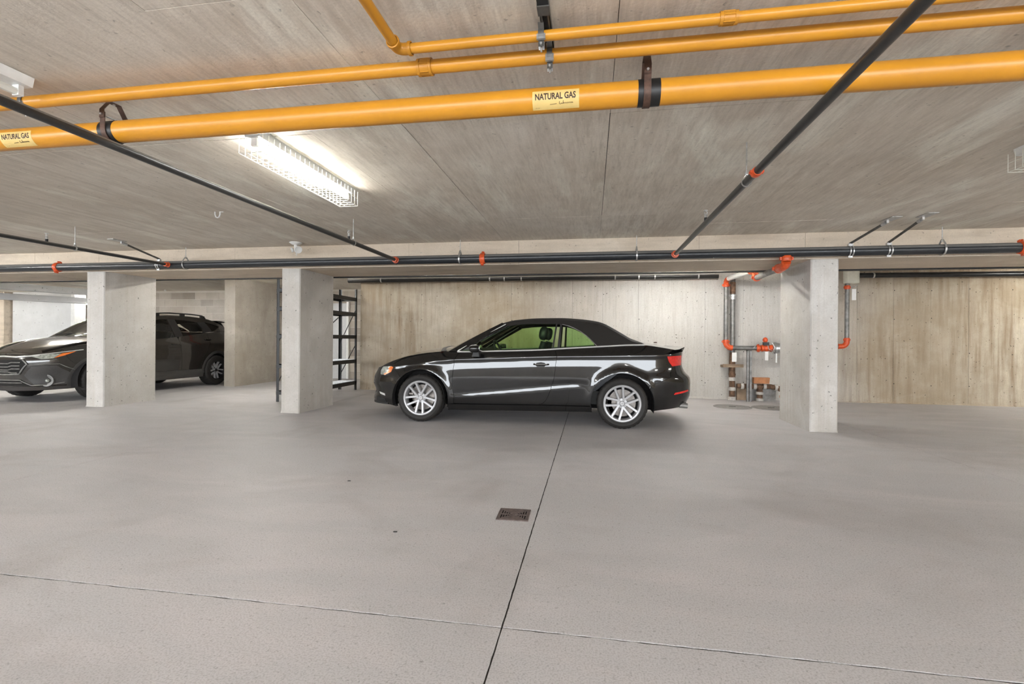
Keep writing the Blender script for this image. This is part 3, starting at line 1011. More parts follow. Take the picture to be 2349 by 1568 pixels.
# white canister with the dark drop pipe under it
o = MB().lathe([(0, 0), (.09, 0), (.118, .012), (.122, .03), (.122, .30), (0, .30)], (4.62, 9.55, 2.155), n=32).build('white_canister', M_cream)
tag(o, 'white round canister under the soffit beside the far column', 'canister')
dp = MB().tube([(4.53, 9.50, 2.16), (4.53, 9.50, 1.13)], .036, 20).build('drop_pipe', M_greypipe)
tag(dp, 'dark drop pipe with orange fittings hanging by the far column', 'pipe')
coupling(dp, (4.53, 9.50, 2.09), (0, 0, 1), .036, lug=(1, .3, 0))
coupling(dp, (4.53, 9.50, 1.15), (0, 0, 1), .036, lug=(1, .3, 0))
MB().tube([(4.53, 9.50, 1.12)] + [(4.53 - .09 + .09 * math.cos(a), 9.50, 1.12 - .09 * math.sin(a)) for a in [R(15 * k) for k in range(1, 7)]] + [(4.38, 9.50, 1.03)], .046, 18).build('elbow', M_orange, dp)
MB().tube([(4.38, 9.50, 1.03), (3.45, 9.50, 1.0)], .036, 16).build('cross_pipe', M_greypipe, dp)
MB().box(4.60, 9.485, 1.86, 4.67, 9.488, 2.06).build('tag_card', M_tag, dp, smooth=False)
MB().tube([(4.60, 9.49, 2.09), (4.66, 9.487, 2.11), (4.70, 9.487, 2.14)], .008, 8).build('valve_lever', M_galv, dp)

# ---- riser pipes with valve
r1 = MB().tube([(2.47, 9.48, 2.18), (2.47, 9.48, 1.06)], .040, 24).build('riser_pipe', M_greypipe)
tag(r1, 'slim grey riser between two orange elbows on the wall', 'pipe', 'riser pipes by the column')
coupling(r1, (2.47, 9.48, 2.15), (0, 0, 1), .042, lug=(1, .2, 0))
fp = thing('feed_pipe', 'white feed pipe with orange elbows from the slim riser up to the main', 'pipe', (0, 0, 0), 0, 'riser pipes by the column')
MB().tube([(2.47, 9.48, 2.185), (2.47, 9.48, 2.21), (2.475, 9.45, 2.245), (2.49, 9.39, 2.26)], .046, 18).build('elbow', M_orange, fp)
a0, a1 = Vector((2.49, 9.40, 2.26)), Vector((2.57, 8.38, 2.26))
MB().tube([a0, a1], .042, 20).build('cross_pipe', M_white, fp)
coupling(fp, a1, (a1 - a0), .046, lug=(1, 0, 0))
MB().tube([a1, (2.56, 8.27, 2.255), (2.54, 8.15, 2.22), (2.50, 7.92, 2.12), (2.475, 7.80, 2.085)], .05, 18).build('elbow', M_orange, fp)
b0, b1 = Vector((2.465, 7.78, 2.075)), Vector((2.36, 6.62, 2.045))
coupling(fp, b0, (b1 - b0), .044, lug=(1, 0, 0))
MB().tube([b0, b1], .042, 20).build('cross_pipe', M_greypipe, fp)
MB().tube([b1 + (b0 - b1).normalized() * .03, b1, (2.335, 6.45, 2.035), (2.33, 6.34, 2.045), (2.33, MYY, 2.083)], .053, 20).build('elbow', M_orange, fp)
coupling(fp, b1, (b1 - b0), .047, lug=(1, 0, 0))
# lower elbow and run to the valve
MB().tube([(2.47, 9.48, 1.10), (2.47, 9.48, 1.07), (2.485, 9.47, 1.03), (2.53, 9.46, .99), (2.58, 9.46, .985)], .050, 18).build('elbow', M_orange, r1)
coupling(r1, (2.47, 9.48, 1.10), (0, 0, 1), .042, lug=(1, .2, 0))
MB().tube([(2.57, 9.46, .985), (3.05, 9.46, .985)], .040, 20).build('valve_run', M_greypipe, r1)
coupling(r1, (3.03, 9.46, .985), (1, 0, 0), .044, lug=(0, .2, 1))
MB().box(2.56, 9.40, .73, 2.64, 9.403, .90).build('tag_card', M_tag, r1, smooth=False)

vt = thing('alarm_valve', 'orange and silver fire valve with hanging tags beside the column', 'valve', (3.14, 9.45, .985))
MB().lathe([(.045, -.10), (.062, -.09), (.062, -.06), (.05, -.05), (.068, 0), (.05, .05), (.062, .06), (.062, .09), (.045, .10)], (.03, 0, 0), (1, 0, 0), 22).build('valve_body', M_orange, vt)
MB().ellipsoid((.0, -.02, .15), (.045, .04, .05), 14, 10).build('actuator_cap', M_orange, vt)
MB().box(-.03, -.05, .05, .06, .03, .11).build('actuator_box', M_dark, vt, smooth=False)
MB().tube([(.10, -.06, .11), (.14, -.07, .02), (.12, -.07, -.05), (.05, -.07, -.02), (.03, -.06, .05)], .007, 8).build('trim_tube', M_galv, vt)
MB().tube([(-.05, -.05, .08), (-.14, -.05, .08), (-.21, -.05, .0)], .004, 6).build('trim_tube', M_galv, vt)
MB().tube([(.10, -.05, -.06), (.18, -.06, -.15), (.29, -.06, -.16)], .008, 8).build('drain_tube', M_galv, vt)
MB().box(-.02, -.075, -.22, .035, -.072, -.06).build('hanging_tag', M_tag, vt, smooth=False)
MB().box(.16, -.075, -.26, .185, -.072, -.09).build('hanging_tag', M_tag, vt, smooth=False)
mp = MB().lathe([(0, 0), (.075, 0), (.095, .015), (.095, .45), (.095, .9)], (3.275, 9.46, .985), (1, 0, 0), 28).build('valve_manifold', M_galv)
tag(mp, 'wide silver pipe running from the fire valve behind the column', 'pipe', 'riser pipes by the column')
MB().lathe([(.095, 0), (.115, 0), (.115, .03), (.095, .03)], (3.30, 9.46, .985), (1, 0, 0), 28).build('flange', M_galv, mp)
MB().lathe([(0, 0), (.035, 0), (.035, .05), (.06, .055), (.06, .075), (0, .08)], (3.45, 9.45, 1.079), (0, 0, 1), 16).build('gauge', M_galv, mp)
hw = thing('hand_wheel', 'round brass hand wheel under the silver pipe', 'valve wheel', (3.53, 9.37, .79))
MB().tube([(.085 * math.cos(a), 0, .085 * math.sin(a)) for a in [2 * math.pi * k / 24 for k in range(24)]], .010, 8, closed=True).build('wheel_rim', M_rust, hw)
for k in range(5):
    a = 2 * math.pi * k / 5
    MB().tube([(0, 0, 0), (.083 * math.cos(a), 0, .083 * math.sin(a))], .007, 6).build('spoke', M_rust, hw)
MB().tube([(0, .01, 0), (0, .05, .085)], .014, 10).build('stem', M_galv, hw)

r2 = MB().tube([(2.625, 9.62, CEIL - .12), (2.625, 9.62, .42)], .046, 24).build('riser_pipe', M_greypipe)
tag(r2, 'thick speckled riser with a rusty foot beside the slim riser', 'pipe', 'riser pipes by the column')
MB().lathe([(.046, -.06), (.056, -.06), (.056, .0), (.075, .0), (.075, .025), (.046, .025)], (2.625, 9.62, 1.955), n=24).build('flange', M_galv, r2)
MB().lathe([(.05, 0), (.05, .22), (.046, .22)], (2.625, 9.62, 2.0), n=24).build('rust_sleeve', M_rust, r2)
MB().lathe([(.0465, .42), (.055, .42), (.055, .72), (.0465, .90)], (2.625, 9.62, 0), n=24).build('rust_sleeve', M_rust, r2)
mb = MB().box(2.44, 9.53, .62, 2.80, 9.72, .66)
mb.box(2.44, 9.53, .655, 2.80, 9.545, .68)
mb.build('clamp_bracket', M_board, r2, smooth=False)
mb = MB().lathe([(.05, 0), (.05, .45), (.062, .47), (.062, .50)], (2.625, 9.62, 0), n=24)
mb.build('cast_foot', M_rust, r2)
for z in (.02, .20, .385):
    MB().lathe([(.051, -.02), (.068, -.02), (.068, .045), (.051, .045)], (2.625, 9.62, z), n=24).build('white_coupling', M_dirty, r2)

lp = MB().tube([(2.695, 9.56, .275), (3.28, 9.55, .275), (3.40, 9.50, .25), (3.48, 9.40, .18)], .044, 20).build('drain_pipe', M_rust)
tag(lp, 'rusty horizontal drain pipe with white couplings near the floor', 'pipe')
for X in (2.78, 3.0, 3.17, 3.36):
    MB().lathe([(.045, -.025), (.058, -.025), (.058, .025), (.045, .025)], (X, 9.55 if X < 3.3 else 9.52, .275 if X < 3.3 else .262), (1, 0, 0), 24).build('white_coupling', M_dirty, lp)
MB().tube([(3.09, 9.55, .27), (3.09, 9.55, 0)], .05, 20).build('drop_leg', M_rust, lp)
for z in (.03, .15):
    MB().lathe([(.051, -.025), (.066, -.025), (.066, .025), (.051, .025)], (3.09, 9.55, z), n=24).build('white_coupling', M_dirty, lp)
MB().lathe([(0, 0), (.055, 0), (.06, .05), (.05, .09), (0, .1)], (3.46, 9.36, .10), (-.7, -.4, .25), 18).build('clean_out', M_wood, lp)

ps = MB()
ps.box(2.83, 9.43, 0, 2.862, 9.47, .943)
ps.box(2.878, 9.43, 0, 2.915, 9.47, .943)
ps.box(2.83, 9.43, .93, 2.915, 9.47, .944)
o = ps.build('pipe_stand', M_greypipe, smooth=False)
tag(o, 'double steel post propping the valve run off the floor', 'pipe stand')
o = MB().prism([(2.95, .335), (3.215, .335), (3.225, .445), (2.955, .445)], 9.43, 9.52, axis=1)
o = o.build('timber_block', M_wood, smooth=False)
tag(o, 'orange-brown timber block lying on the rusty drain pipe', 'timber block')
o = MB().box(2.72, 9.64, 0, 2.93, 9.72, .23).build('backing_board', M_board, smooth=False)
tag(o, 'short brown board against the wall behind the double steel post', 'board', 'boards behind the drain pipe')
o = MB().box(2.97, 9.64, 0, 3.40, 9.72, .22).build('backing_board', M_cover, smooth=False)
tag(o, 'wide grey board against the wall under the rusty drain pipe', 'board', 'boards behind the drain pipe')

for X, lab in ((2.36, 'round grey floor cover between the convertible and the risers'), (2.97, 'round grey floor cover partly behind the column')):
    t = thing('floor_cover', lab, 'floor cover', (X, 8.62, 0), 0, 'round floor covers')
    MB().lathe([(0, .004), (.265, .004), (.272, .002), (.275, 0)], n=40).build('cover_plate', M_cover, t)
    MB().lathe([(.277, 0), (.279, .005), (.30, .005), (.303, 0)], n=40).build('cover_ring', M_cover, t)
    MB().box(-.05, -.012, .004, .05, .012, .008).build('lift_slot', M_joint, t, smooth=False)

# ---- soffit odds and ends
hk = thing('ceiling_hook', 'small white hook under the soffit, alone beside the branch pipe', 'hook', (-3.95, 4.55, CEIL))
MB().tube([(-.03, 0, 0), (-.03, 0, -.03), (-.02, 0, -.055), (0, 0, -.065), (.02, 0, -.055), (.03, 0, -.03), (.03, 0, 0)], .007, 8).build('hook_loop', M_white, hk)
MB().tube([(.03, 0, -.004), (.07, 0, -.004)], .005, 8).build('hook_arm', M_white, hk)
cd = thing('ceiling_device', 'white ceiling mounted swivel lamp in front of the beam', 'ceiling device', (-4.12, 6.18, CEIL))
MB().lathe([(0, 0), (.085, 0), (.085, -.008), (.05, -.03), (.03, -.035), (0, -.035)], n=28).build('mounting_plate', M_white, cd)
MB().lathe([(.022, -.03), (.022, -.07), (0, -.07)], n=16).build('neck', M_white, cd)
MB().lathe([(.02, 0), (.045, .015), (.055, .045), (.05, .06), (0, .05)], (.02, 0, -.09), (.75, -.55, -.35), 20).build('lamp_head', M_white, cd)
MB().lathe([(.015, 0), (.03, .01), (.035, .035), (0, .03)], (-.03, 0, -.10), (-.75, -.5, -.3), 18).build('lamp_head', M_white, cd)
MB().tube([(.01, 0, -.09), (.03, -.01, -.14), (.015, -.01, -.17), (.03, -.01, -.185)], .006, 8).build('cable', M_white, cd)
o = MB().lathe([(.012, .0), (.016, -.012), (.03, -.03), (.032, -.04), (0, -.045)], (-12.0, 11.9, CEIL), n=14).build('ceiling_sensor', M_white)
tag(o, 'tiny white sensor under the soffit before the block wall', 'sensor')
o = MB().tube([(-8.23, 9.9, 1.92), (-8.23, 9.9, 1.0)], .028, 14).build('red_pole', M_red)
tag(o, 'red pole against the partition end behind the dark hatchback', 'pole')

# ---- floor drain grate
dg = thing('floor_drain', 'square rusty drain grate with bow-tie slots in the floor', 'floor drain', (-.479, 3.02, 0), R(1.5))
MB().box(-.085, -.085, .0002, .085, .085, .0012).build('drain_dark_sheet', M_void, dg, smooth=False)  # black sheet stands in for the darkness below the slots
def holed_plate(outer, holes, z0, z1):
    pts, edges = [], []
    for loop in [outer] + holes:
        b = len(pts)
        pts += [Vector(p) for p in loop]
        edges += [(b + i, b + (i + 1) % len(loop)) for i in range(len(loop))]
    vs, es, fs, *_ = delaunay_2d_cdt(pts, edges, [], 0, 1e-7)
    def inside(p, poly):
        c = False
        for i in range(len(poly)):
            (x1, y1), (x2, y2) = poly[i], poly[i - 1]
            if (y1 > p[1]) != (y2 > p[1]) and p[0] < (x2 - x1) * (p[1] - y1) / (y2 - y1) + x1:
                c = not c
        return c
    mb = MB()
    n = len(vs)
    mb.v = [(v.x, v.y, z1) for v in vs] + [(v.x, v.y, z0) for v in vs]
    cnt = {}
    for f in fs:
        c = sum((vs[i] for i in f), Vector((0, 0))) / len(f)
        if inside(c, outer) and not any(inside(c, h) for h in holes):
            mb.f.append(tuple(f))
            mb.f.append(tuple(n + i for i in f)[::-1])
            for i in range(len(f)):
                e = (f[i], f[(i + 1) % len(f)])
                k = (min(e), max(e))
                cnt[k] = None if k in cnt else e
    for e in cnt.values():
        if e:
            mb.f.append((e[0], n + e[0], n + e[1], e[1]))
    return mb
holes = []
for k in range(11):
    xc = -.075 + .015 * k
    hh = .072 * abs(xc) / .075
    if hh < .012:
        continue
    w = .0042
    for sg in (-1, 1):
        y0, y1 = sorted((sg * .005, sg * hh))
        if y1 - y0 > .006:
            holes.append([(xc - w, y0), (xc + w, y0), (xc + w, y1), (xc - w, y1)])
holed_plate([(-.09, -.09), (.09, -.09), (.09, .09), (-.09, .09)], holes, .0012, .006).build('grate', M_iron, dg, smooth=False)
fr = MB()
for (x0, y0, x1, y1) in ((-.1, -.1, .1, -.091), (-.1, .091, .1, .1), (-.1, -.091, -.091, .091), (.091, -.091, .1, .091)):
    fr.box(x0, y0, 0, x1, y1, .005)
fr.build('frame', M_iron, dg, smooth=False)
for (X, Y, lab) in ((-1.86, 3.5, 'tiny dark flake on the floor, farther of the two'), (-1.11, 2.63, 'tiny dark flake on the floor, nearer to the drain')):
    o = MB().prism([(-.012, -.003), (0, -.006), (.013, -.001), (.009, .006), (-.006, .005)], 0, .004, axis=2).build('debris_flake', M_dark, loc=(X, Y, .0))
    tag(o, lab, 'debris', 'floor flakes')

# ---- shelving rack behind the second column
rk = thing('shelving_rack', 'tall black steel shelving rack behind the middle column', 'shelving rack', (-5.19, 8.62, 0))
RX, RY, RH = .20, 1.06, 2.16
for sx in (-1, 1):
    for sy in (-1, 1):
        mb = MB()
        x0, y0 = sx * RX, sy * RY
        mb.box(min(x0, x0 - sx * .05), min(y0, y0 - sy * .006), 0, max(x0, x0 - sx * .05), max(y0, y0 - sy * .006), RH)
        mb.box(min(x0, x0 - sx * .006), min(y0, y0 - sy * .05), 0, max(x0, x0 - sx * .006), max(y0, y0 - sy * .05), RH)
        mb.build('post', M_dark, rk, smooth=False)
for z in (.16, .62, 1.14, 1.62, 1.94):
    for sx in (-1, 1):
        MB().box(sx * RX - (.03 if sx > 0 else 0), -RY + .006, z - .04, sx * RX + (.03 if sx < 0 else 0), RY - .006, z + .035).build('shelf_beam', M_dark, rk, smooth=False)
    for sy in (-1, 1):
        MB().box(-RX + .006, sy * RY - .015 - (.012 if sy > 0 else 0), z - .035, RX - .006, sy * RY - .003 + (.012 if sy < 0 else 0), z + .02).build('end_beam', M_dark, rk, smooth=False)
    if z < 1.0:
        mb = MB()
        for k in range(40):
            y = -RY + .05 + (2 * RY - .1) * k / 39
            mb.box(-RX + .03, y - .003, z + .036, RX - .03, y + .003, z + .042)
        mb.build('wire_deck', M_galv, rk, smooth=False)
    elif z < 1.9:
        MB().box(-RX + .03, -RY + .02, z + .0, RX - .03, RY - .02, z + .012).build('shelf_deck', M_board if z > 1.3 else M_dark, rk, smooth=False)
for sy in (-1, 1):
    for (z0, z1) in ((.30, 1.0), (1.0, 1.75)):
        MB().tube([(-RX + .01, sy * (RY - .01), z0), (RX - .01, sy * (RY - .01), z1)], .008, 6).build('end_brace', M_dark, rk)
for (z0, z1) in ((.75, 1.55),):
    MB().tube([(-RX + .01, -.55, z0), (-RX + .01, RY - .08, z1)], .010, 6).build('back_brace', M_dark, rk)
o = MB().lathe([(0, 0), (.035, .01), (.05, .06), (.05, .16), (.03, .2), (0, .21)], (-4.93, 7.95, .05), (.15, 1, 0), 18).build('wooden_roller', M_wood)
tag(o, 'small brown roller lying on the floor under the rack', 'roller')
bx = MB().box(-5.33, 7.62, .665, -5.06, 7.92, .86).build('cardboard_box', M_wood, smooth=False)
tag(bx, 'small brown box on a lower rack shelf behind the column', 'box')

# ================================================================== cars
def curve(tab):
    """monotone cubic interpolation through (x, value) pairs"""
    tab = sorted(tab)
    xs = np.array([p[0] for p in tab], float)
    ys = np.array([p[1] for p in tab], float)
    h = np.diff(xs)
    d = np.diff(ys) / h
    m = np.zeros(len(xs))
    m[0], m[-1] = d[0], d[-1]
    for i in range(1, len(xs) - 1):
        m[i] = 0 if d[i - 1] * d[i] <= 0 else 2 * d[i - 1] * d[i] / (d[i - 1] + d[i])
    def f(x):
        x = min(max(x, xs[0]), xs[-1])
        i = min(max(int(np.searchsorted(xs, x)) - 1, 0), len(h) - 1)
        t = (x - xs[i]) / h[i]
        return float(ys[i] * (1 + 2 * t) * (1 - t) ** 2 + h[i] * m[i] * t * (1 - t) ** 2 + ys[i + 1] * t * t * (3 - 2 * t) + h[i] * m[i + 1] * t * t * (t - 1))
    return f

def arc(cx, cz, r, a0, a1, n=22):
    return [(cx + r * math.cos(R(a0 + (a1 - a0) * k / n)), cz + r * math.sin(R(a0 + (a1 - a0) * k / n))) for k in range(n + 1)]

def pip(pts, poly):
    """vectorised point in polygon"""
    x, y = pts[:, 0], pts[:, 1]
    c = np.zeros(len(pts), bool)
    n = len(poly)
    for i in range(n):
        x1, y1 = poly[i]
        x2, y2 = poly[i - 1]
        if y1 == y2:
            continue
        k = ((y1 > y) != (y2 > y)) & (x < (x2 - x1) * (y - y1) / (y2 - y1) + x1)
        c ^= k
    return c

def fill(mb, poly, P, h=.03, gap=.0025, rim=.018, sign=1, off=0.0):
    """triangulate a polygon of surface parameters finely, map it with P, add a folded rim"""
    poly = [np.array(p, float) for p in poly]
    A = sum(poly[i - 1][0] * poly[i][1] - poly[i][0] * poly[i - 1][1] for i in range(len(poly)))
    if A < 0:
        poly = poly[::-1]
    b = []
    for i in range(len(poly)):
        p, q = poly[i], poly[(i + 1) % len(poly)]
        n = max(1, int(round(np.linalg.norm(q - p) / h)))
        b += [p + (q - p) * k / n for k in range(n)]
    b = np.array(b)
    if gap:
        t = np.roll(b, -1, 0) - np.roll(b, 1, 0)
        t /= np.maximum(np.linalg.norm(t, axis=1), 1e-9)[:, None]
        b = b + np.stack([-t[:, 1], t[:, 0]], 1) * gap
    lo, hi = b.min(0), b.max(0)
    gx, gy = np.meshgrid(np.arange(lo[0] + h * .5, hi[0], h), np.arange(lo[1] + h * .5, hi[1], h))
    g = np.stack([gx.ravel(), gy.ravel()], 1)
    if len(g):
        g = g[pip(g, b)]
    if len(g):
        d = np.min(np.linalg.norm(g[:, None, :] - b[None, :, :], axis=2), axis=1)
        g = g[d > h * .45]
    pts = [Vector(p) for p in b] + [Vector(p) for p in g]
    nb = len(b)
    vs, es, fs, *_ = delaunay_2d_cdt(pts, [(i, (i + 1) % nb) for i in range(nb)], [], 0, 1e-7)
    cen = np.array([[sum(vs[i].x for i in f) / 3, sum(vs[i].y for i in f) / 3] for f in fs])
    keep = pip(cen, b)
    base = len(mb.v)
    def nrm(t, z):
        e = .004
        a = P(t + e, z) - P(t - e, z)
        c = P(t, z + e) - P(t, z - e)
        n_ = a.cross(c)
        n_.normalize()
        return n_
    P3, N3 = [], []
    for v in vs:
        p = P(v.x, v.y)
        n_ = nrm(v.x, v.y)
        if n_.y < 0 and p.y > .15 or (p.y <= .15 and n_.x * (1 if p.x > 0 else -1) < 0):
            n_ = -n_
        P3.append(p + n_ * off)
        N3.append(n_)
    for p in P3:
        mb.v.append((p.x, p.y * sign, p.z))
    cnt = {}
    for f, k in zip(fs, keep):
        if not k:
            continue
        f = list(f)
        nf = (P3[f[1]] - P3[f[0]]).cross(P3[f[2]] - P3[f[0]])
        if nf.dot(N3[f[0]]) < 0:
            f = f[::-1]
        if sign < 0:
            f = f[::-1]
        mb.f.append(tuple(base + i for i in f))
        for i in range(3):
            e = (f[i], f[(i + 1) % 3])
            key = (min(e), max(e))
            cnt[key] = None if key in cnt else e
    if rim:
        inner = {}
        for e in cnt.values():
            if not e:
                continue
            for i in e:
                if i not in inner:
                    q = P3[i] - N3[i] * rim
                    inner[i] = len(mb.v)
                    mb.v.append((q.x, q.y * sign, q.z))
        for e in cnt.values():
            if e:
                mb.f.append((base + e[1], base + e[0], inner[e[0]], inner[e[1]]))
    return mb

class Car:
    def __init__(s, t, Wf, xf, xr, nf, nr, E, half=.9):
        s.t, s.Wf, s.xf, s.xr, s.E = t, Wf, xf, xr, E
        ph = np.linspace(0, math.pi / 2, 1200)
        xa = np.concatenate([np.cos(ph) ** (2 / nf), -(np.sin(ph) ** (2 / nr))[1:]])
        ya = np.concatenate([np.sin(ph) ** (2 / nf), (np.cos(ph) ** (2 / nr))[1:]])
        seg = np.hypot(np.diff(xa) * 2.2, np.diff(ya) * half)
        s.T_ = np.concatenate([[0], np.cumsum(seg)])
        s.xa, s.ya = xa, ya
        s.Tmax = s.T_[-1]
    def P(s, t, z):
        tt = abs(t)
        sg = 1.0 if t >= 0 else -1.0
        if tt > s.Tmax:
            tt, sg = 2 * s.Tmax - tt, -1.0
        xn = float(np.interp(tt, s.T_, s.xa))
        yn = float(np.interp(tt, s.T_, s.ya)) * sg
        x = xn * s.xf(z) if xn > 0 else -xn * s.xr(z)
        return Vector((x, yn * s.Wf(x, z), z))
    def T(s, x, z):
        if x == 'F':
            return 0.0
        if x == 'R':
            return s.Tmax
        xn = x / s.xf(z) if x > 0 else -x / s.xr(z)
        xn = min(max(xn, -1), 1)
        return float(np.interp(-xn, -s.xa, s.T_))
    def Ty(s, y, z):
        """front face: parameter of the point whose offset from the middle is y"""
        yn = min(y / .9, .999)
        k = len(s.T_) // 2
        return float(np.interp(yn, s.ya[:k], s.T_[:k]))
    def tz(s, poly):
        return [(s.T(x, z), z) for x, z in poly]
    def edge(s, x0, x1, n=14):
        return [(x0 + (x1 - x0) * k / n, s.E(x0 + (x1 - x0) * k / n)) for k in range(n + 1)]
    def side(s, name, poly, mat, h=.03, gap=.0025, rim=.018, off=0.0, parent=None, both=True, raw=False, angle=38):
        """one panel per side"""
        out = []
        for sg in ((1, -1) if both else (1,)):
            mb = fill(MB(), poly if raw else s.tz(poly), s.P, h, gap, rim, sg, off)
            out.append(mb.build(name, mat, parent or s.t, fix=False, angle=angle))
        return out
    def across(s, name, poly, mat, h=.03, gap=.0, rim=.018, off=0.0, parent=None, raw=False):
        """panel that wraps round an end: both halves in one mesh"""
        mb = MB()
        for sg in (1, -1):
            fill(mb, poly if raw else s.tz(poly), s.P, h, gap, rim, sg, off)
        return mb.build(name, mat, parent or s.t, fix=False, angle=38)
    def lid(s, name, pts, crown, mat, n=20, p=2.2, off=0.0):
        """bonnet or boot: rows across between the body edge on both sides"""
        rows = []
        for (x, z) in pts:
            q = s.P(s.T(x, z), z)
            y = max(abs(q.y) - .002, .004)
            rows.append([Vector((q.x, y * u, z + off + crown(q.x) * (1 - abs(u) ** p))) for u in [math.sin(math.pi / 2 * (-1 + 2 * k / n)) for k in range(n + 1)]])
        return MB().grid(rows).build(name, mat, s.t, angle=50)

def make_wheel(parent, x, y, R_, rim_r, w, rot, spoke_mat, hub_mat, style, side):
    """wheel with its outer face towards +y*side"""
    wl = bpy.data.objects.new('wheel', None)
    COL.objects.link(wl)
    wl.parent = parent
    wl.location = (x, y, R_)
    wl.rotation_euler = (0, 0, 0 if side > 0 else math.pi)
    k = w / 2
    prof = [(rim_r - .004, k * .55), (rim_r + .004, k * .92), (rim_r + .018, k * 1.0), ((rim_r + R_) / 2, k * 1.06), (R_ - .022, k * .98), (R_ - .008, k * .88),
            (R_, k * .74), (R_, k * .36), (R_ - .006, k * .33), (R_ - .006, k * .27), (R_, k * .24), (R_, -k * .24), (R_ - .006, -k * .27), (R_ - .006, -k * .33),
            (R_, -k * .36), (R_, -k * .74), (R_ - .008, -k * .88), (R_ - .022, -k * .98), ((rim_r + R_) / 2, -k * 1.06), (rim_r + .004, -k * .92), (rim_r - .004, -k * .55)]
    def mod(j, q):
        return -.006 if j in (5, 6, 7, 14, 15, 16) and q % 4 == 0 else 0.0
    MB().lathe(prof, (0, 0, 0), (0, 1, 0), 128, mod=mod).build('tyre', M_rubber, wl, angle=30)
    b = MB().lathe([(rim_r + .003, k * .90), (rim_r - .006, k * .95), (rim_r - .022, k * .92), (rim_r - .028, k * .80), (rim_r - .034, k * .2), (rim_r - .026, -k * .8), (rim_r - .004, -k * .8)],
                   (0, 0, 0), (0, 1, 0), 64)
    b.build('rim', spoke_mat if style == 'silver' else M_alloy_dark, wl)
    MB().lathe([(0, k * .05), (rim_r * .74, k * .05), (rim_r * .74, -k * .1), (0, -k * .1)], n=48, axis=(0, 1, 0)).build('brake_disc', M_disc, wl)
    mb = MB()
    for a in range(-32, 33, 8):
        c = Vector((math.cos(R(a - 20)) * rim_r * .68, k * .1, math.sin(R(a - 20)) * rim_r * .68))
        mb.cbox(c, (.055, .05, .05), Matrix.Rotation(-R(a - 20), 3, 'Y'))
    mb.build('brake_caliper', M_disc, wl)
    MB().lathe([(0, -k * .12), (rim_r - .03, -k * .12), (rim_r - .03, -k * .14), (0, -k * .14)], n=40, axis=(0, 1, 0)).build('back_plate', M_void, wl)
    # spokes in pairs
    sp = MB()
    sec = []
    for (r, hw_, y0, y1) in ((.030, .019, k * .40, k * .68), (rim_r * .45, .0165, k * .44, k * .74), (rim_r * .78, .0165, k * .52, k * .82), (rim_r - .010, .021, k * .62, k * .90)):
        sec.append([(r, -hw_, y0), (r, -hw_ * .72, y1), (r, hw_ * .72, y1), (r, hw_, y0)])
    rows = [[Vector((a_, c_, b_)) for (a_, b_, c_) in q] + [Vector((q[0][0], q[0][2], q[0][1]))] for q in sec]
    sp.grid(rows)
    me = sp.mesh('spoke', spoke_mat, angle=25)
    n_pair = 5
    for q in range(n_pair):
        for sg in (-1, 1):
            o = bpy.data.objects.new('spoke', me)
            COL.objects.link(o)
            o.parent = wl
            a = R(rot + q * 360 / n_pair)
            o.matrix_local = Matrix.Rotation(a, 4, 'Y') @ Matrix.Translation((0, 0, sg * .022)) @ Matrix.Rotation(-sg * R(8.0), 4, 'Y')
    MB().lathe([(0, k * .74), (.026, k * .74), (.031, k * .70), (.034, k * .62), (.062, k * .60), (.07, k * .5), (.07, k * .3)], n=32, axis=(0, 1, 0)).build('hub_cap', hub_mat, wl)
    mb = MB()
    for q in range(5):
        a = R(rot + 36 + q * 72)
        mb.lathe([(0, .012), (.007, .010), (.008, 0)], (.050 * math.cos(a), k * .58, .050 * math.sin(a)), (0, 1, 0), 6)
    mb.build('lug_bolts', M_disc, wl)
    return wl

def emblem_rings(parent, y, r, gap, mat):
    mb = MB()
    for q in range(4):
        c = (-1.5 + q) * gap
        mb.tube([(c + r * math.cos(a), y, r * math.sin(a)) for a in [2 * math.pi * k / 16 for k in range(16)]], .0012, 5, closed=True)
    return mb.build('emblem', mat, parent)

# ------------------------------------------------------------------ black convertible
cv = thing('convertible_car', 'glossy black convertible with a black fabric roof parked before the wall', 'car', (-.939, 7.045, 0), math.pi)
zs = curve([(-2.3, .93), (-1.9, .923), (-1.16, .913), (-.3, .891), (.35, .862), (.86, .838), (1.3, .79), (1.75, .73), (2.2, .66)])
zl = curve([(-2.3, .50), (-.94, .49), (-.80, .516), (-.3, .465), (.35, .393), (.92, .344), (2.3, .33)])
amp = curve([(-2.3, 0), (-1.0, 0), (-.86, .6), (-.7, 1), (.6, 1), (.9, .55), (1.0, 0), (2.3, 0)])
CE = curve([(2.3, .69), (2.10, .695), (2.02, .712), (1.94, .748), (1.74, .822), (1.5, .885), (1.26, .922), (1.0, .943), (.81, .940), (.37, .953), (-.29, .977), (-.62, 1.0),
            (-1.1, 1.030), (-1.45, 1.050), (-1.6, 1.052), (-1.8, 1.028), (-1.94, 1.005), (-2.08, .985), (-2.3, .975)])
ARC = ((1.328, .31), (-1.328, .31))
def CW(x, z):
    a, s_, l_ = amp(x), zs(x), zl(x)
    pts = [(.10, .77), (.16, .835), (.22, .862), (.30, .880), (l_ - .012, .884 + .0060 * a), (l_ + .045, .8885 - .0050 * a), (.60, .8895), (s_ - .12, .8870), (s_ - .03, .8805),
           (s_ - .004, .889), (s_ + .02, .882), (s_ + .06, .858), (s_ + .11, .815), (s_ + .20, .72)]
    pts.sort()
    y = float(np.interp(z, [p[0] for p in pts], [p[1] for p in pts]))
    for (ax, az) in ARC:
        d = math.hypot(x - ax, z - az)
        y += .016 * math.exp(-((d - .40) / .055) ** 2) * (1 if d > .3 else .5)
    return y
_cw_cache = {}
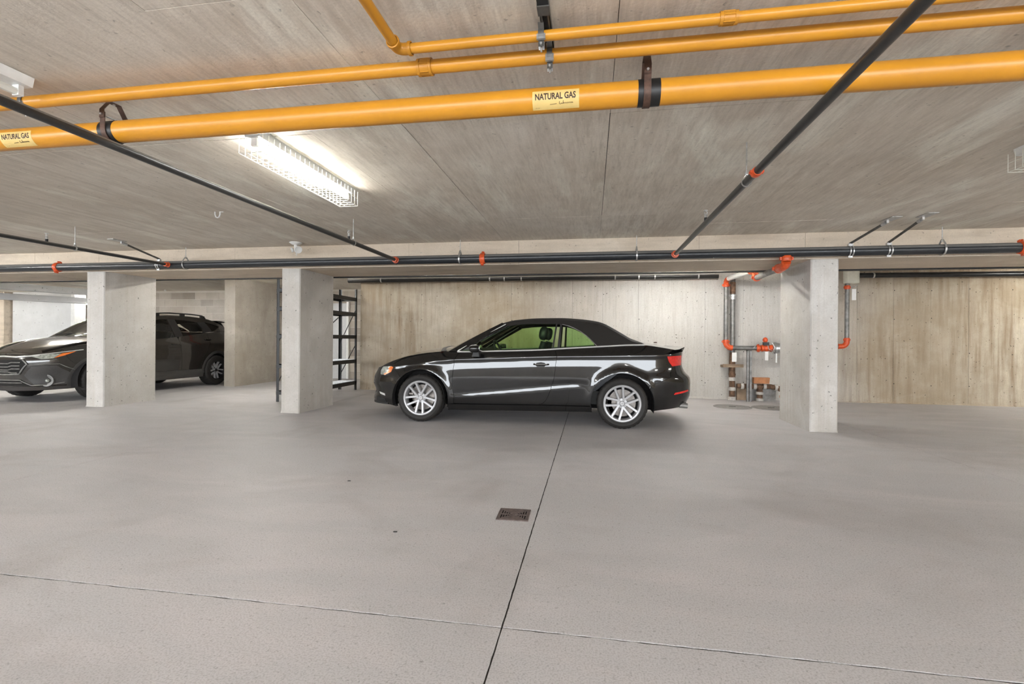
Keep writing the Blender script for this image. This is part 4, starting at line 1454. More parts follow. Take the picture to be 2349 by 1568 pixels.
def CWs(x, z):
    # lightly rounded creases
    return (CW(x, z - .007) + 2 * CW(x, z) + CW(x, z + .007)) / 4
cxf = curve([(.10, 2.18), (.215, 2.235), (.24, 2.25), (.325, 2.222), (.374, 2.212), (.483, 2.25), (.557, 2.236), (.63, 2.205), (.70, 2.17), (.80, 2.12), (1.1, 2.1)])
cxr = curve([(.10, -2.1), (.22, -2.13), (.28, -2.18), (.39, -2.235), (.46, -2.245), (.60, -2.245), (.64, -2.235), (.71, -2.17), (.81, -2.135), (.91, -2.14), (1.0, -2.15), (1.1, -2.15)])
C = Car(cv, CWs, cxf, cxr, 3.6, 4.6, CE)

seam_f = [(1.62, .568), (1.76, .70)]
fender = [(.86, .255), (.86, .83), (.80, CE(.80))] + C.edge(.84, 1.74, 18) + [(1.76, .715), (1.62, .568)] + arc(1.328, .31, .39, 41.5, 189, 26)
C.side('front_fender', fender, M_paint, .022)
bump = [(1.62, .568), (1.76, .715), (1.74, CE(1.74))] + C.edge(1.78, 2.06, 8) + [('F', .69), ('F', .195), (2.05, .205), (1.90, .205), (1.72, .178)] + arc(1.328, .31, .39, -19, 41.5, 12)[:-1]
C.across('front_bumper', bump, M_paint)
door = [(.86, .262), (.86, .83), (.80, CE(.80))] + C.edge(.78, -.46, 24) + [(-.478, CE(-.478)), (-.506, .894), (-.485, .728), (-.454, .563), (-.40, .396), (-.36, .325), (-.32, .29), (-.27, .278)]
dl = C.side('door', door, M_paint, .02)
sill = [(.945, .250), (.86, .251), (-.29, .268), (-.944, .272), (-.958, .197), (-.221, .186), (.945, .165)]
C.side('side_sill', sill, M_paint)
# walk the rear arch from its front foot over the top to the bumper seam
ra = arc(-1.328, .31, .39, -6, 146, 28)
quarter = [(-.478, CE(-.478)), (-.506, .894), (-.485, .728), (-.454, .563), (-.40, .396), (-.36, .325), (-.32, .29), (-.27, .278), (-.942, .277)] + ra + \
    [(-1.80, .60), (-1.93, .65), (-1.955, .785), (-2.05, .79), (-2.06, CE(-2.06))] + C.edge(-1.98, -.52, 26)
C.side('rear_quarter', quarter, M_paint, .022)
rb = [(-1.651, .528), (-1.80, .60), (-1.93, .65), (-1.955, .785), (-2.05, .79), ('R', .74), ('R', .26), (-2.10, .27), (-1.715, .228)] + arc(-1.328, .31, .39, 193, 146, 12)
C.across('rear_bumper', rb, M_paint)
C.across('boot_face', [(-2.05, .79), ('R', .74), ('R', .972), (-2.06, CE(-2.06))], M_paint)

hood_pts = [(x, CE(x)) for x in np.linspace(.95, 2.06, 26)]
tt = np.linspace(C.T(2.06, CE(2.06)), 0.02, 12)
hp = list(hood_pts)
rows = []
crown_f = curve([(.9, .070), (1.26, .064), (1.6, .055), (1.9, .040), (2.1, .018), (2.2, .0)])
def lid_rows(plist, crown, p=2.2, n=22):
    rows = []
    for q in plist:
        y = max(abs(q.y) - .002, .003)
        rows.append([Vector((q.x, y * u, q.z + crown(q.x) * (1 - abs(u) ** p))) for u in [math.sin(math.pi / 2 * (-1 + 2 * k / n)) for k in range(n + 1)]])
    return rows
pl = [C.P(C.T(x, z), z) for x, z in hood_pts] + [C.P(t, CE(2.06) + (.69 - CE(2.06)) * k / 11) for k, t in enumerate(tt)]
MB().grid(lid_rows(pl, crown_f)).build('bonnet', M_paint, cv, angle=50)
crown_r = curve([(-2.2, .0), (-2.1, .02), (-1.9, .035), (-1.6, .045), (-1.4, .05)])
tt = np.linspace(C.T(-2.08, CE(-2.08)), C.Tmax - .02, 10)
pl = [C.P(C.T(x, CE(x)), CE(x)) for x in np.linspace(-1.42, -2.08, 18)] + [C.P(t, .978) for t in tt]
MB().grid(lid_rows(pl, crown_r)).build('boot_lid', M_paint, cv, angle=50)
# lip spoiler
sp_rows = []
for u in np.linspace(-1, 1, 33):
    yy = .80 * u
    xx = -2.06 - .075 * (1 - abs(u) ** 3)
    sp_rows.append([Vector((xx + .12, yy, .995)), Vector((xx + .04, yy, 1.006)), Vector((xx - .018, yy, 1.034)), Vector((xx - .022, yy, 1.029)), Vector((xx + .005, yy, .97))])
MB().grid(sp_rows).build('boot_lip', M_paint, cv, angle=50)
o = MB().ellipsoid((-1.84, -.05, 1.085), (.026, .010, .009), 14, 8)
o.build('deck_aerial', M_strap, cv)

# belt trim
for sg in (1, -1):
    pts = [C.P(C.T(x, CE(x)), CE(x)) for x in np.linspace(.83, -1.60, 40)]
    MB().tube([(p.x, (p.y + .003) * sg, p.z + .004) for p in pts], .0095, 8).build('belt_trim', M_chrome, cv)

# greenhouse
Re = curve([(.34, 1.29), (.25, 1.332), (.126, 1.360), (-.257, 1.380), (-.489, 1.380), (-.777, 1.362), (-1.0, 1.330), (-1.10, 1.300), (-1.218, 1.235), (-1.35, 1.158), (-1.47, 1.092), (-1.60, 1.070)])
def CG(x, z):
    zb = CE(x)
    yb = C.P(C.T(x, zb), zb).y - .006
    d = max(z - zb, -.05)
    return Vector((x, yb - .36 * d - .42 * d * d, z))
wtop = [(.17, 1.297), (0.0, 1.318), (-.149, 1.327), (-.5, 1.327), (-.56, 1.321), (-.65, 1.298), (-.72, 1.268), (-.80, 1.226), (-.87, 1.175), (-.93, 1.122), (-.98, 1.07), (-1.012, 1.036)]
soft = wtop[::-1] + [(.25, Re(.25))] + [(x, Re(x)) for x in np.linspace(.20, -1.58, 40)] + [(-1.6, 1.066), (-1.5, CE(-1.5) + .012), (-1.3, CE(-1.3) + .012), (-1.1, CE(-1.1) + .010)]
mb = MB()
for sg in (1, -1):
    fill(mb, soft, CG, .03, 0, .02, sg)
crown_t = curve([(.34, .012), (.25, .020), (.1, .034), (-.3, .042), (-.8, .046), (-1.1, .05), (-1.25, .055), (-1.4, .055), (-1.5, .045), (-1.6, .018)])
pl = [CG(x, Re(x)) for x in np.linspace(.25, -1.60, 44)]
mb.grid(lid_rows(pl, crown_t, 2.6, 24))
mb.build('fabric_roof', M_fabric, cv, angle=60)
# folded tonneau seam at the foot of the roof
pl = [CG(x, CE(x) + .02) for x in np.linspace(-1.05, -1.6, 12)]
for sg in (1, -1):
    MB().tube([(p.x, p.y * sg, p.z - .008) for p in pl], .007, 6).build('roof_seam', M_plastic, cv)

apil = [(.955, CE(.955) + .004), (.80, CE(.80) + .004), (.70, 1.0), (.45, 1.145), (.17, 1.296), (.255, 1.338), (.40, 1.262), (.60, 1.152), (.80, 1.038)]
for sg in (1, -1):
    fill(MB(), apil, CG, .02, 0, .03, sg, .004).build('windscreen_pillar', M_paint, cv, fix=False, angle=45)
    p0, p1 = CG(.83, CE(.83) + .012), CG(.205, 1.318)
    q = [p0.lerp(p1, k / 10) for k in range(11)]
    MB().tube([(v.x, (v.y + .008) * sg, v.z + .004 * math.sin(math.pi * k / 10)) for k, v in enumerate(q)], .007, 8).build('pillar_glint', M_chrome, cv)  # bright tube imitates the silver highlight along the pillar
dwin = [(.795, CE(.795) + .004)] + [(x, CE(x) + .004) for x in np.linspace(.7, -.43, 14)] + [(-.445, 1.10), (-.478, 1.325), (-.149, 1.325), (.0, 1.316), (.17, 1.295), (.45, 1.143), (.70, .998)]
qwin = [(-.535, CE(-.535) + .004)] + [(x, CE(x) + .004) for x in np.linspace(-.6, -1.0, 6)] + [(-.98, 1.068), (-.93, 1.12), (-.87, 1.173), (-.80, 1.224), (-.72, 1.266), (-.65, 1.296), (-.56, 1.319), (-.552, 1.319)]
bpil = [(-.437, CE(-.437) + .004), (-.455, CE(-.455) + .004), (-.492, 1.325), (-.474, 1.327)]
bpil2 = [(-.505, CE(-.505) + .004), (-.538, CE(-.538) + .004), (-.556, 1.322), (-.53, 1.325)]
for sg in (1, -1):
    fill(MB(), dwin, CG, .06, 0, 0, sg, -.006).build('side_window', M_glass, cv, fix=False)
    fill(MB(), qwin, CG, .06, 0, 0, sg, -.006).build('quarter_window', M_glass, cv, fix=False)
    fill(MB(), bpil, CG, .03, 0, .02, sg, .001).build('window_seal', M_plastic, cv, fix=False)
    fill(MB(), bpil2, CG, .03, 0, .02, sg, .001).build('window_seal', M_plastic, cv, fix=False)
    # bright edge of the roof opening
    q = [CG(x, z) for x, z in wtop[4:]]
    MB().tube([(v.x, (v.y + .003) * sg, v.z - .003) for v in q], .006, 6).build('roof_opening_trim', M_greypipe, cv)
# windscreen
rows = []
for k in range(13):
    t = k / 12
    x, z = .945 + (.255 - .945) * t, (CE(.945) + .006) + (1.336 - CE(.945) - .006) * (t ** .93)
    p = CG(x, z)
    rows.append([Vector((x + (.10 * (1 - t) + .06) * (1 - u * u), (p.y - .004) * u, z + .012 * (1 - u * u))) for u in np.linspace(-1, 1, 17)])
MB().grid(rows).build('windscreen', M_ws, cv)
rows = []
for x, dz in ((.93, -.012), (1.0, .006), (1.06, .008), (1.12, -.004)):
    q = C.P(C.T(x, CE(x)), CE(x))
    rows.append([Vector((x + .1 * (1 - u * u), q.y * .97 * u, CE(x) + .058 * (1 - u * u) + dz)) for u in np.linspace(-1, 1, 15)])
MB().grid(rows).build('wiper_cowl', M_plastic, cv)

# lamps
hl = [(1.99, .607), (2.0, .66), (1.96, .714), (1.80, .728), (1.765, .718), (1.80, .648), (1.905, .602)]
am = [(1.905, .604), (1.80, .648), (1.765, .718), (1.80, .727), (1.835, .712), (1.865, .65), (1.93, .612)]
tl = [(-1.885, .915), (-2.10, .925), (-2.085, .80), (-1.955, .788), (-1.905, .85)]
rf = [(-1.97, .432), (-1.985, .458), (-2.16, .488), (-2.17, .468)]
for sg in (1, -1):
    h_ = fill(MB(), C.tz(hl), C.P, .015, 0, .012, sg, .006).build('headlight', M_lens, cv, fix=False)
    fill(MB(), C.tz(am), C.P, .012, 0, .008, sg, .0085).build('indicator', M_amber, h_, fix=False)
    fill(MB(), C.tz(tl), C.P, .015, 0, .012, sg, .006).build('tail_light', M_tail, cv, fix=False)
    fill(MB(), C.tz(rf), C.P, .012, 0, .008, sg, .005).build('reflector', M_tail, cv, fix=False)
    # fog lamp slot and lower splitter
    fill(MB(), C.tz([(2.02, .365), (2.00, .335), (1.90, .315), (1.91, .345)]), C.P, .015, 0, .008, sg, .004).build('fog_slot', M_chrome, cv, fix=False)
    fill(MB(), C.tz([(2.05, .30), (2.05, .215), (1.86, .215), (1.90, .27)]), C.P, .02, 0, .008, sg, .004).build('lower_intake', M_plastic, cv, fix=False)
g_ = [(C.Ty(y, z), z) for y, z in ((0, .64), (.36, .64), (.40, .56), (.30, .30), (0, .30))]
C.across('grille', g_, M_plastic, .03, 0, .01, .006, raw=True)
for z in (.36, .42, .48, .54, .60):
    mb = MB()
    pts = [C.P(t_, z) for t_ in np.linspace(-C.Ty(.32, z), C.Ty(.32, z), 15)]
    mb.tube([(p.x + .012, p.y, p.z) for p in pts], .006, 6)
    mb.build('grille_bar', M_chrome, cv)
# splitter
pts = [C.P(t_, .205) for t_ in np.linspace(-C.T(1.85, .205), C.T(1.85, .205), 41)]
rows = [[(p.x * 1.0 + .012 * (1 if abs(p.y) < .6 else .6), p.y * 1.012, z) for p in pts] for z in (.228, .214, .196)]
rows.append([(p.x - .06, p.y * .96, .19) for p in pts])
MB().grid(rows).build('splitter', M_plastic, cv)
# exhaust and rear valance
for y in (.50, .60):
    MB().lathe([(.026, 0), (.034, 0), (.034, .10), (.028, .10), (.026, 0)], (-2.06, y, .285), (-1, 0, -.06), 20).build('exhaust_tip', M_greypipe, cv)

# handle per door, over a flat dark patch imitating the shaded cup
for sg, dd in ((1, dl[0]), (-1, dl[1])):
    cup = [(-.225 + .0, .79), (-.245, .815), (-.30, .825), (-.35, .815), (-.37, .79), (-.345, .765), (-.30, .757), (-.25, .765)]
    fill(MB(), C.tz(cup), C.P, .015, 0, 0, sg, .0012).build('handle_cup_shade', M_plastic, dd, fix=False)
    pts = []
    for k in range(13):
        x = -.21 - .19 * k / 12
        p = C.P(C.T(x, .795), .795)
        pts.append((x, (p.y + .004 + .024 * math.sin(math.pi * k / 12) ** .5) * sg, .797 - .006 * math.sin(math.pi * k / 12)))
    MB().tube(pts, [.011] * 13, 10).build('door_handle', M_paint, dd)
    MB().tube([(p[0], p[1] + .008 * sg, p[2] + .004) for p in pts[1:-1]], .0035, 6).build('handle_strip', M_chrome, dd)
    # inner door card
    rows = [[Vector((x, (C.P(C.T(x, z), z).y - .07) * sg, z)) for x in np.linspace(.84, -.46, 12)] for z in (.30, .55, .80, .93)]
    MB().grid(rows).build('door_card', M_dash, dd)
    rows = [[Vector((x, (C.P(C.T(x, CE(x)), CE(x)).y - o_) * sg, CE(x) + dz)) for x in np.linspace(.84, -1.0, 18)] for o_, dz in ((.012, -.004), (.05, .0), (.08, -.03), (.08, -.10))]
    MB().grid(rows).build('window_sill_trim', M_dash, cv)
    # wing mirror
    wm = bpy.data.objects.new('wing_mirror', None)
    COL.objects.link(wm)
    wm.parent = cv
    MB().ellipsoid((.545, .985 * sg, .992), (.075, .105, .052), 22, 14, p=.72).build('mirror_shell', M_paint, wm)
    MB().prism([(.50, .885), (.60, .885), (.575, .955), (.51, .955)], .84 * sg, .945 * sg, axis=1).build('mirror_foot', M_plastic, wm, angle=20)
    MB().ellipsoid((.472, .985 * sg, .994), (.006, .092, .044), 22, 10, p=.72).build('mirror_face', M_mirror, wm)
    MB().prism([(.80, .95), (.66, .955), (.66, 1.02)], .80 * sg, .775 * sg, axis=1).build('mirror_sail', M_plastic, wm, smooth=False)

# wheels, wells, underbody
RW = .318
for (ax, ry, nm) in ((1.328, 14, 'f'), (-1.328, -6, 'r')):
    for sg in (1, -1):
        wl = make_wheel(cv, ax, sg * .775, RW, .232, .225, ry, M_alloy, M_alloy, 'silver', sg)
        emblem_rings(wl, .0840, .006, .008, M_chrome)
        mb = MB()
        rows = []
        for a in range(-15, 196, 7):
            rows.append([(ax + .392 * math.cos(R(a)), y_ * sg, .31 + .392 * math.sin(R(a))) for y_ in (.885, .80, .56)])
        mb.grid(rows)
        b0 = len(mb.v)
        mb.v += [(ax + .392 * math.cos(R(a)), .56 * sg, .31 + .392 * math.sin(R(a))) for a in range(-15, 196, 7)]
        mb.f.append(tuple(range(b0, len(mb.v))))
        mb.build('wheel_well', M_void, cv)
mb = MB().box(-2.0, -.55, .24, 1.85, .55, .32)
mb.box(-.93, -.74, .205, .93, .74, .32)
mb.build('underbody', M_void, cv, smooth=False)

# cabin
mb = MB().box(-1.05, -.70, .28, .95, .70, .45)
mb.build('cabin_floor', M_dash, cv, smooth=False)
dash = [(.95, .50), (.45, .50), (.42, .78), (.50, .93), (.62, .985), (.80, .975), (.95, .93)]
MB().prism(dash, -.74, .74, axis=1).build('dashboard', M_dash, cv, smooth=False)
MB().prism([(-1.0, .45), (-.80, .45), (-.98, 1.0), (-1.10, 1.03), (-1.55, 1.04), (-1.55, .9)], -.66, .66, axis=1).build('rear_seat', M_leather, cv, smooth=False)
stw = bpy.data.objects.new('steering_wheel', None)
COL.objects.link(stw)
stw.parent = cv
cst = Vector((.34, .37, .93))
ud, vd = Vector((0, 1, 0)), Vector((.42, 0, .91)).normalized()
MB().tube([cst + (ud * math.cos(a) + vd * math.sin(a)) * .18 for a in [2 * math.pi * k / 28 for k in range(28)]], .015, 8, closed=True).build('steering_rim', M_leather, stw)
MB().tube([cst - ud * .17, cst, cst + ud * .17], .018, 8).build('steering_spokes', M_leather, stw)
MB().tube([cst, cst + Vector((.22, 0, -.10))], .035, 10).build('steering_column', M_dash, stw)
for y in (.37, -.37):
    st_ = bpy.data.objects.new('front_seat', None)
    COL.objects.link(st_)
    st_.parent = cv
    back = []
    for k in range(9):
        t = k / 8
        xx, zz = -.12 - .18 * t, .48 + .60 * t
        w_ = .24 - .05 * t ** 2
        th = .075 - .02 * t
        back.append([Vector((xx + th * math.cos(a) * .9, y + w_ * math.copysign(abs(math.sin(a)) ** .7, math.sin(a)), zz + .25 * th * math.cos(a))) for a in [2 * math.pi * q / 16 for q in range(17)]])
    mb = MB().grid(back)
    b0 = len(mb.v)
    mb.v += [tuple(p) for p in back[-1][:-1]]
    mb.f.append(tuple(range(b0, len(mb.v))))
    mb.build('backrest', M_leather, st_)
    MB().ellipsoid((.10, y, .46), (.27, .25, .085), 18, 10, p=.7).build('seat_cushion', M_leather, st_)
    MB().ellipsoid((-.285, y, 1.20), (.062, .125, .095), 18, 12, p=.75, rot=Matrix.Rotation(R(-10), 3, 'Y')).build('headrest', M_leather, st_)
    for dy in (-.05, .05):
        MB().tube([(-.285, y + dy, 1.06), (-.285, y + dy, 1.14)], .006, 6).build('headrest_post', M_galv, st_)
for y in (.36, -.36):
    MB().ellipsoid((-1.02, y, 1.08), (.045, .11, .07), 16, 10, p=.75).build('rear_headrest', M_leather, cv)
MB().ellipsoid((.43, 0, 1.262), (.018, .11, .03), 14, 8, p=.7).build('cabin_mirror', M_dash, cv)

# ------------------------------------------------------------------ dark hatchback crossover
sv = thing('crossover_car', 'dark bronze-grey crossover hatchback parked nose-out, half behind a column', 'car', (-9.50, 8.62, 0), R(-90))
SE = curve([(2.35, .80), (2.12, .805), (1.98, .845), (1.85, .885), (1.6, .950), (1.2, 1.02), (.95, 1.05), (.80, 1.056), (.24, 1.068), (-.35, 1.118), (-.93, 1.188), (-1.25, 1.222), (-1.75, 1.245), (-2.05, 1.235), (-2.35, 1.2)])
ARS = ((1.333, .345), (-1.333, .345))
def SW(x, z):
    sh = .93 + .03 * (1.2 - x) / 2
    pts = [(.14, .74), (.22, .835), (.33, .872), (.36, .862), (.48, .872), (.60, .886), (.74, .894), (sh - .06, .886), (sh - .02, .893), (sh + .03, .880), (sh + .10, .845), (sh + .22, .80), (sh + .4, .72)]
    y = float(np.interp(z, [p[0] for p in pts], [p[1] for p in pts]))
    for (ax, az) in ARS:
        d = math.hypot(x - ax, z - az)
        y += .022 * math.exp(-((d - .42) / .07) ** 2)
    return y
def SWs(x, z):
    return (SW(x, z - .008) + 2 * SW(x, z) + SW(x, z + .008)) / 4
sxf = curve([(.10, 2.08), (.20, 2.15), (.27, 2.19), (.40, 2.20), (.62, 2.235), (.72, 2.23), (.80, 2.18), (.90, 2.08), (1.1, 2.0)])
sxr = curve([(.10, -2.05), (.25, -2.16), (.45, -2.23), (.70, -2.24), (.95, -2.22), (1.2, -2.16), (1.5, -2.0)])
S = Car(sv, SWs, sxf, sxr, 3.1, 4.4, SE)
AR = .405
fend = [(.90, .36), (.90, .92), (.92, SE(.92))] + S.edge(.98, 1.82, 14) + [(1.80, .80), (1.66, .60)] + arc(1.333, .345, AR, 39, 178, 22)
S.side('front_fender', fend, M_paint2, .04)
bp_ = [(1.66, .60), (1.80, .80), (1.82, SE(1.82))] + S.edge(1.86, 2.10, 6) + [('F', .80), ('F', .20), (2.0, .205), (1.76, .215)] + arc(1.333, .345, AR, -18, 39, 10)[:-1]
S.across('front_bumper', bp_, M_paint2, .035)
d1 = [(.90, .40), (.90, .92), (.92, SE(.92))] + S.edge(.86, -.28, 16) + [(-.30, 1.06), (-.335, .75), (-.36, .40)]
d2 = [(-.36, .40), (-.335, .75), (-.30, 1.06)] + S.edge(-.32, -1.12, 10) + [(-1.13, 1.0), (-1.05, .80), (-.95, .66), (-.90, .50), (-.90, .40)]
f1 = S.side('front_door', d1, M_paint2, .04)
f2 = S.side('rear_door', d2, M_paint2, .04)
cl = [(.94, .345), (.94, .40), (-.93, .40), (-.93, .345), (-.95, .22), (.95, .22)]
S.side('sill_cladding', cl, M_cladding, .04)
qr = [(-.90, .40), (-.90, .50), (-.95, .66), (-1.05, .80), (-1.13, 1.0), (-1.12, SE(-1.12))] + S.edge(-1.2, -2.02, 10) + [(-2.03, .80), (-1.72, .62)] + arc(-1.333, .345, AR, 137, 8, 22)[:]
S.side('rear_quarter', qr, M_paint2, .04)
rbp = [(-1.72, .62), (-2.03, .80), ('R', .80), ('R', .24), (-1.76, .24)] + arc(-1.333, .345, AR, 195, 137, 8)
S.across('rear_bumper', rbp, M_cladding, .05)
S.across('tailgate', [(-2.03, .80), ('R', .80), ('R', 1.22), (-2.05, SE(-2.05))], M_paint2, .05)
for ax in (1.333, -1.333):
    lo_, hi_ = (-14, 186) if ax > 0 else (-6, 194)
    ring = arc(ax, .345, AR + .045, lo_, hi_, 26) + arc(ax, .345, AR - .012, hi_, lo_, 26)
    S.side('arch_cladding', ring, M_cladding, .035, 0, .02, .006)
crs = curve([(.8, .085), (1.2, .085), (1.6, .078), (1.9, .055), (2.1, .02), (2.3, .0)])
tt = np.linspace(S.T(2.10, SE(2.10)), .02, 12)
pl = [S.P(S.T(x, SE(x)), SE(x)) for x in np.linspace(.98, 2.10, 24)] + [S.P(t, .803) for t in tt]
MB().grid(lid_rows(pl, crs, 3.0)).build('bonnet', M_paint2, sv, angle=50)
for sg in (1, -1):       # raised bonnet edges
    q = [S.P(S.T(x, SE(x)), SE(x)) for x in np.linspace(.98, 2.0, 18)]
    MB().tube([(p.x, p.y * .90 * sg, p.z + .022 + .012 * math.sin(math.pi * k / 17)) for k, p in enumerate(q)], .016, 8).build('bonnet_ridge', M_paint2, sv)

def SG(x, z):
    zb = SE(x)
    yb = S.P(S.T(x, zb), zb).y - .006
    d = max(z - zb, -.05)
    return Vector((x, yb - .30 * d - .28 * d * d, z))
SR = curve([(.34, 1.46), (.24, 1.498), (.0, 1.540), (-.35, 1.562), (-.73, 1.562), (-1.21, 1.535), (-1.56, 1.45), (-1.9, 1.335), (-2.06, 1.25)])
ft = [(.34, 1.40), (.16, 1.452), (-.10, 1.475), (-.36, 1.482), (-.70, 1.470), (-.93, 1.440)]
rail = ft + [(-1.15, 1.45), (-1.45, 1.40), (-1.62, 1.36)] + [(x, SR(x)) for x in np.linspace(-1.72, .32, 20)]
cpil = [(-.93, 1.440), (-1.05, 1.30), (-1.04, SE(-1.04) + .01), (-1.30, SE(-1.3) + .01), (-1.28, 1.30), (-1.16, 1.45)]
cp2 = [(-1.28, SE(-1.28) + .008), (-1.42, 1.265), (-1.62, 1.36), (-1.72, SR(-1.72)), (-1.9, SR(-1.9)), (-2.04, 1.25), (-1.7, SE(-1.7) + .005)]
apl = [(1.02, SE(1.02) + .004), (.84, SE(.84) + .004), (.34, 1.405), (.34, SR(.33)), (.42, 1.425), (.72, 1.235)]
bpl = [(-.25, SE(-.25) + .004), (-.44, SE(-.44) + .004), (-.37, 1.482), (-.19, 1.478)]
w1 = [(.82, SE(.82) + .004)] + [(x, SE(x) + .004) for x in np.linspace(.7, -.25, 8)] + [(-.19, 1.478), (.0, 1.468), (.16, 1.452), (.34, 1.40), (.60, 1.215)]
w2 = [(-.44, SE(-.44) + .004)] + [(x, SE(x) + .004) for x in np.linspace(-.5, -1.03, 6)] + [(-1.04, 1.30), (-.93, 1.440), (-.70, 1.470), (-.37, 1.482)]
w3 = [(-1.29, SE(-1.29) + .008), (-1.42, 1.265), (-1.60, 1.355), (-1.45, 1.40), (-1.17, 1.448)]
for sg in (1, -1):
    for nm, po, mt in (('roof_side', rail, M_paint2), ('rear_pillar', cpil, M_plastic), ('rear_pillar', cp2, M_paint2), ('windscreen_pillar', apl, M_paint2), ('door_pillar', bpl, M_plastic)):
        fill(MB(), po, SG, .04, 0, .03, sg, .002).build(nm, mt, sv, fix=False)
    for nm, po in (('front_window', w1), ('rear_window', w2), ('quarter_window', w3)):
        fill(MB(), po, SG, .08, 0, 0, sg, -.006).build(nm, M_glass2, sv, fix=False)
    # roof rail with feet
    rp = [SG(x, SR(x)) for x in np.linspace(.10, -1.25, 16)]
    rl = bpy.data.objects.new('roof_rail', None)
    COL.objects.link(rl)
    rl.parent = sv
    pts = [((p.x, (p.y - .02) * sg, p.z + (.055 if 0 < k < 15 else .01))) for k, p in enumerate(rp)]
    MB().tube(pts, .014, 8).build('rail_bar', M_plastic, rl)
    for k in (1, 8, 14):
        p = rp[k]
        MB().box(p.x - .06, (p.y - .02) * sg - .013, p.z - .01, p.x + .06, (p.y - .02) * sg + .013, p.z + .05).build('rail_foot', M_plastic, rl, smooth=False)
pl = [SG(x, SR(x)) for x in np.linspace(.34, -1.72, 30)]
crt = curve([(.34, .03), (0, .045), (-.8, .05), (-1.3, .05), (-1.72, .06)])
MB().grid(lid_rows(pl, crt, 2.8)).build('roof', M_paint2, sv, angle=50)
MB().prism([(-1.62, 1.50), (-1.72, 1.50), (-1.95, 1.475), (-1.95, 1.462), (-1.70, 1.455)], -.60, .60, axis=1).build('roof_spoiler', M_paint2, sv, smooth=False)
rows = []
for k in range(11):
    t = k / 10
    x, z = 1.01 + (.34 - 1.01) * t, SE(1.01) + .006 + (1.462 - SE(1.01)) * t ** .95
    p = SG(x, z)
    rows.append([Vector((x + (.13 * (1 - t) + .05) * (1 - u * u), (p.y - .004) * u, z + .02 * (1 - u * u))) for u in np.linspace(-1, 1, 15)])
MB().grid(rows).build('windscreen', M_ws, sv)
rows = []
for k in range(7):
    t = k / 6
    x, z = -1.74 - .32 * t, 1.47 - .23 * t
    p = SG(max(x, -2.0), min(z, SR(max(x, -2.0))))
    rows.append([Vector((x - .06 * (1 - u * u), (p.y - .03) * u, z)) for u in np.linspace(-1, 1, 11)])
MB().grid(rows).build('rear_screen', M_plastic, sv)
for ya in (.1, -.45):
    MB().tube([(1.10, ya, 1.145), (1.03, ya + .25, 1.155), (.98, ya + .48, 1.15)], .008, 6).build('wiper', M_plastic, sv)

# front end
def F(y, z):
    return (S.Ty(y, z), z)
gr = S.across('grille', [F(0, .72), F(.36, .72), F(.41, .65), F(.30, .49), F(0, .48)], M_void, .03, 0, .01, .006, raw=True)
def front_line(name, pts, r, mat, parent=None, out=.012, both=True):
    mb = MB()
    for sg in ((1, -1) if both else (1,)):
        q = []
        for k in range(len(pts) - 1):
            for j in range(6):
                y = pts[k][0] + (pts[k + 1][0] - pts[k][0]) * j / 6
                z = pts[k][1] + (pts[k + 1][1] - pts[k][1]) * j / 6
                q.append((y, z))
        q.append(pts[-1])
        v = []
        for y, z in q:
            p = S.P(S.Ty(y, z), z)
            v.append((p.x + out, p.y * sg, p.z))
        mb.tube(v, r, 8)
    return mb.build(name, mat, parent or sv)
front_line('grille_surround', [(.36, .725), (.42, .65), (.31, .485), (0, .475)], .012, M_greypipe)
front_line('grille_wing', [(0, .775), (.26, .765), (.42, .78), (.52, .79)], .013, M_chrome)
for z0, z1 in ((.60, .62), (.55, .57), (.655, .675)):
    front_line('grille_bar', [(0, z0), (.13, z0), (.20, z1), (.33, z1)], .009, M_greypipe)
front_line('grille_bar', [(0, .52), (.12, .52), (.18, .505), (.28, .505)], .008, M_greypipe)
lg = S.across('lower_grille', [F(0, .38), F(.30, .38), F(.44, .29), F(0, .285)], M_void, .03, 0, .01, .006, raw=True)
front_line('lower_bar', [(0, .385), (.30, .385), (.45, .295), (.62, .30), (.70, .33)], .008, M_greypipe)
front_line('lower_bar', [(0, .34), (.33, .34)], .007, M_greypipe)
S.across('skid_strip', [F(0, .265), F(.80, .275), F(.80, .225), F(0, .215)], M_cladding, .035, 0, .02, .012, raw=True)
S.side('bumper_insert', [F(.46, .60), F(.66, .62), F(.76, .42), F(.72, .30), F(.48, .29), F(.36, .46)], M_cladding, .035, 0, .015, .005, raw=True)
for sg in (1, -1):
    hl2 = [F(.41, .778), F(.55, .728), F(.635, .738), F(.665, .815), F(.54, .800)]
    am2 = [F(.640, .742), F(.668, .815), F(.735, .850), F(.73, .835), F(.69, .78)]
    h_ = fill(MB(), hl2, S.P, .02, 0, .012, sg, .008).build('headlight', M_lens, sv, fix=False)
    fill(MB(), am2, S.P, .02, 0, .012, sg, .008).build('indicator', M_amber, h_, fix=False)
    q = [S.P(S.Ty(y, z), z) for y, z in ((.41, .784), (.50, .802), (.60, .822), (.68, .845), (.765, .878))]
    MB().tube([(p.x + .012, (p.y + .004) * sg, p.z) for p in q], .008, 8).build('light_strip', M_chrome, h_)
    p = S.P(S.Ty(.585, .37), .37)
    c = Vector((p.x + .0, p.y * sg, .37))
    ax_ = Vector((.90, .43 * sg, 0))
    fg = bpy.data.objects.new('fog_light', None)
    COL.objects.link(fg)
    fg.parent = sv
    MB().lathe([(.05, .0), (.085, .012), (.098, .012), (.100, .0), (.100, -.03)], c, ax_, 28).build('fog_bezel', M_greypipe, fg)
    MB().lathe([(0, -.02), (.05, -.012), (.085, .012)], c, ax_, 24).build('fog_bowl', M_void, fg)
    MB().ellipsoid(c + ax_ * .005 + Vector((0, .02 * sg, 0)), (.03, .03, .03), 14, 10).build('fog_lens', M_lens, fg)
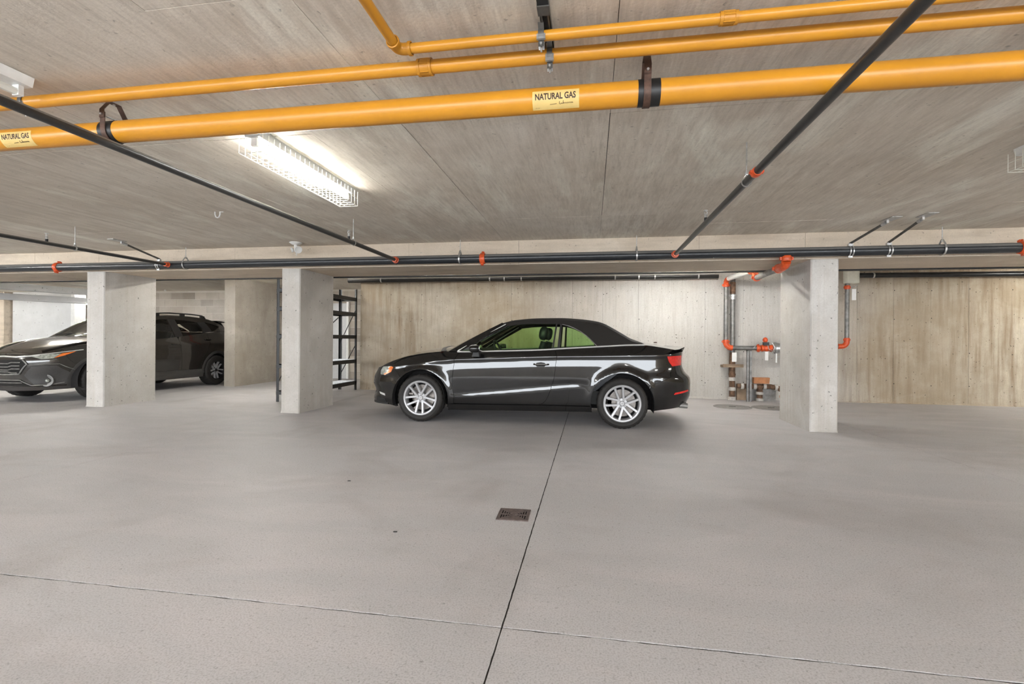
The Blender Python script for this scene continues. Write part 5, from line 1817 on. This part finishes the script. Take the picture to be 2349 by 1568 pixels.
front_line('bumper_crease', [(.40, .63), (.68, .645), (.78, .50), (.83, .33)], .006, M_greypipe, out=.006, both=False)

for sg, a_, b_ in ((1, f1[0], f2[0]), (-1, f1[1], f2[1])):
    for dd, xa, zz in ((a_, -.10, .955), (b_, -1.0, 1.06)):
        pts = []
        for k in range(9):
            x = xa - .21 * k / 8
            p = S.P(S.T(x, zz), zz)
            pts.append((x, (p.y + .004 + .026 * math.sin(math.pi * k / 8) ** .5) * sg, zz))
        MB().tube(pts, .012, 8).build('door_handle', M_paint2, dd)
    wm = bpy.data.objects.new('wing_mirror', None)
    COL.objects.link(wm)
    wm.parent = sv
    MB().ellipsoid((.60, .97 * sg, 1.10), (.07, .10, .060), 18, 12, p=.75).build('mirror_shell', M_paint2, wm)
    MB().tube([(.62, .82 * sg, 1.07), (.61, .93 * sg, 1.08)], .03, 8).build('mirror_foot', M_plastic, wm)
for ax in (1.333, -1.333):
    for sg in (1, -1):
        make_wheel(sv, ax, sg * .775, .345, .222, .225, 20, M_alloy, M_alloy_dark, 'dark', sg)
        rows = []
        mb = MB()
        for a in range(-15, 196, 10):
            rows.append([(ax + .408 * math.cos(R(a)), y_ * sg, .345 + .408 * math.sin(R(a))) for y_ in (.86, .55)])
        mb.grid(rows)
        b0 = len(mb.v)
        mb.v += [(ax + .408 * math.cos(R(a)), .55 * sg, .345 + .408 * math.sin(R(a))) for a in range(-15, 196, 10)]
        mb.f.append(tuple(range(b0, len(mb.v))))
        mb.build('wheel_well', M_void, sv)
mb = MB().box(-1.95, -.54, .24, 1.9, .54, .42)
mb.box(-.9, -.78, .235, .9, .78, .42)
mb.build('underbody', M_void, sv, smooth=False)
MB().box(-1.9, -.74, .42, .95, .74, .60).build('cabin_floor', M_dash, sv, smooth=False)
MB().prism([(1.0, .6), (.55, .6), (.55, .95), (.70, 1.08), (1.0, 1.06)], -.76, .76, axis=1).build('dashboard', M_dash, sv, smooth=False)
for (x, y) in ((-.18, .36), (-.18, -.36), (-1.05, .38), (-1.05, -.38)):
    st_ = bpy.data.objects.new('car_seat', None)
    COL.objects.link(st_)
    st_.parent = sv
    MB().prism([(x + .12, .62), (x - .02, .62), (x - .20, 1.20), (x - .10, 1.22)], y - .24, y + .24, axis=1).build('backrest', M_leather, st_, smooth=False)
    MB().ellipsoid((x - .17, y, 1.31), (.055, .12, .085), 14, 10, p=.75).build('headrest', M_leather, st_)
    MB().ellipsoid((x + .30, y, .66), (.26, .24, .08), 14, 8, p=.7).build('seat_cushion', M_leather, st_)
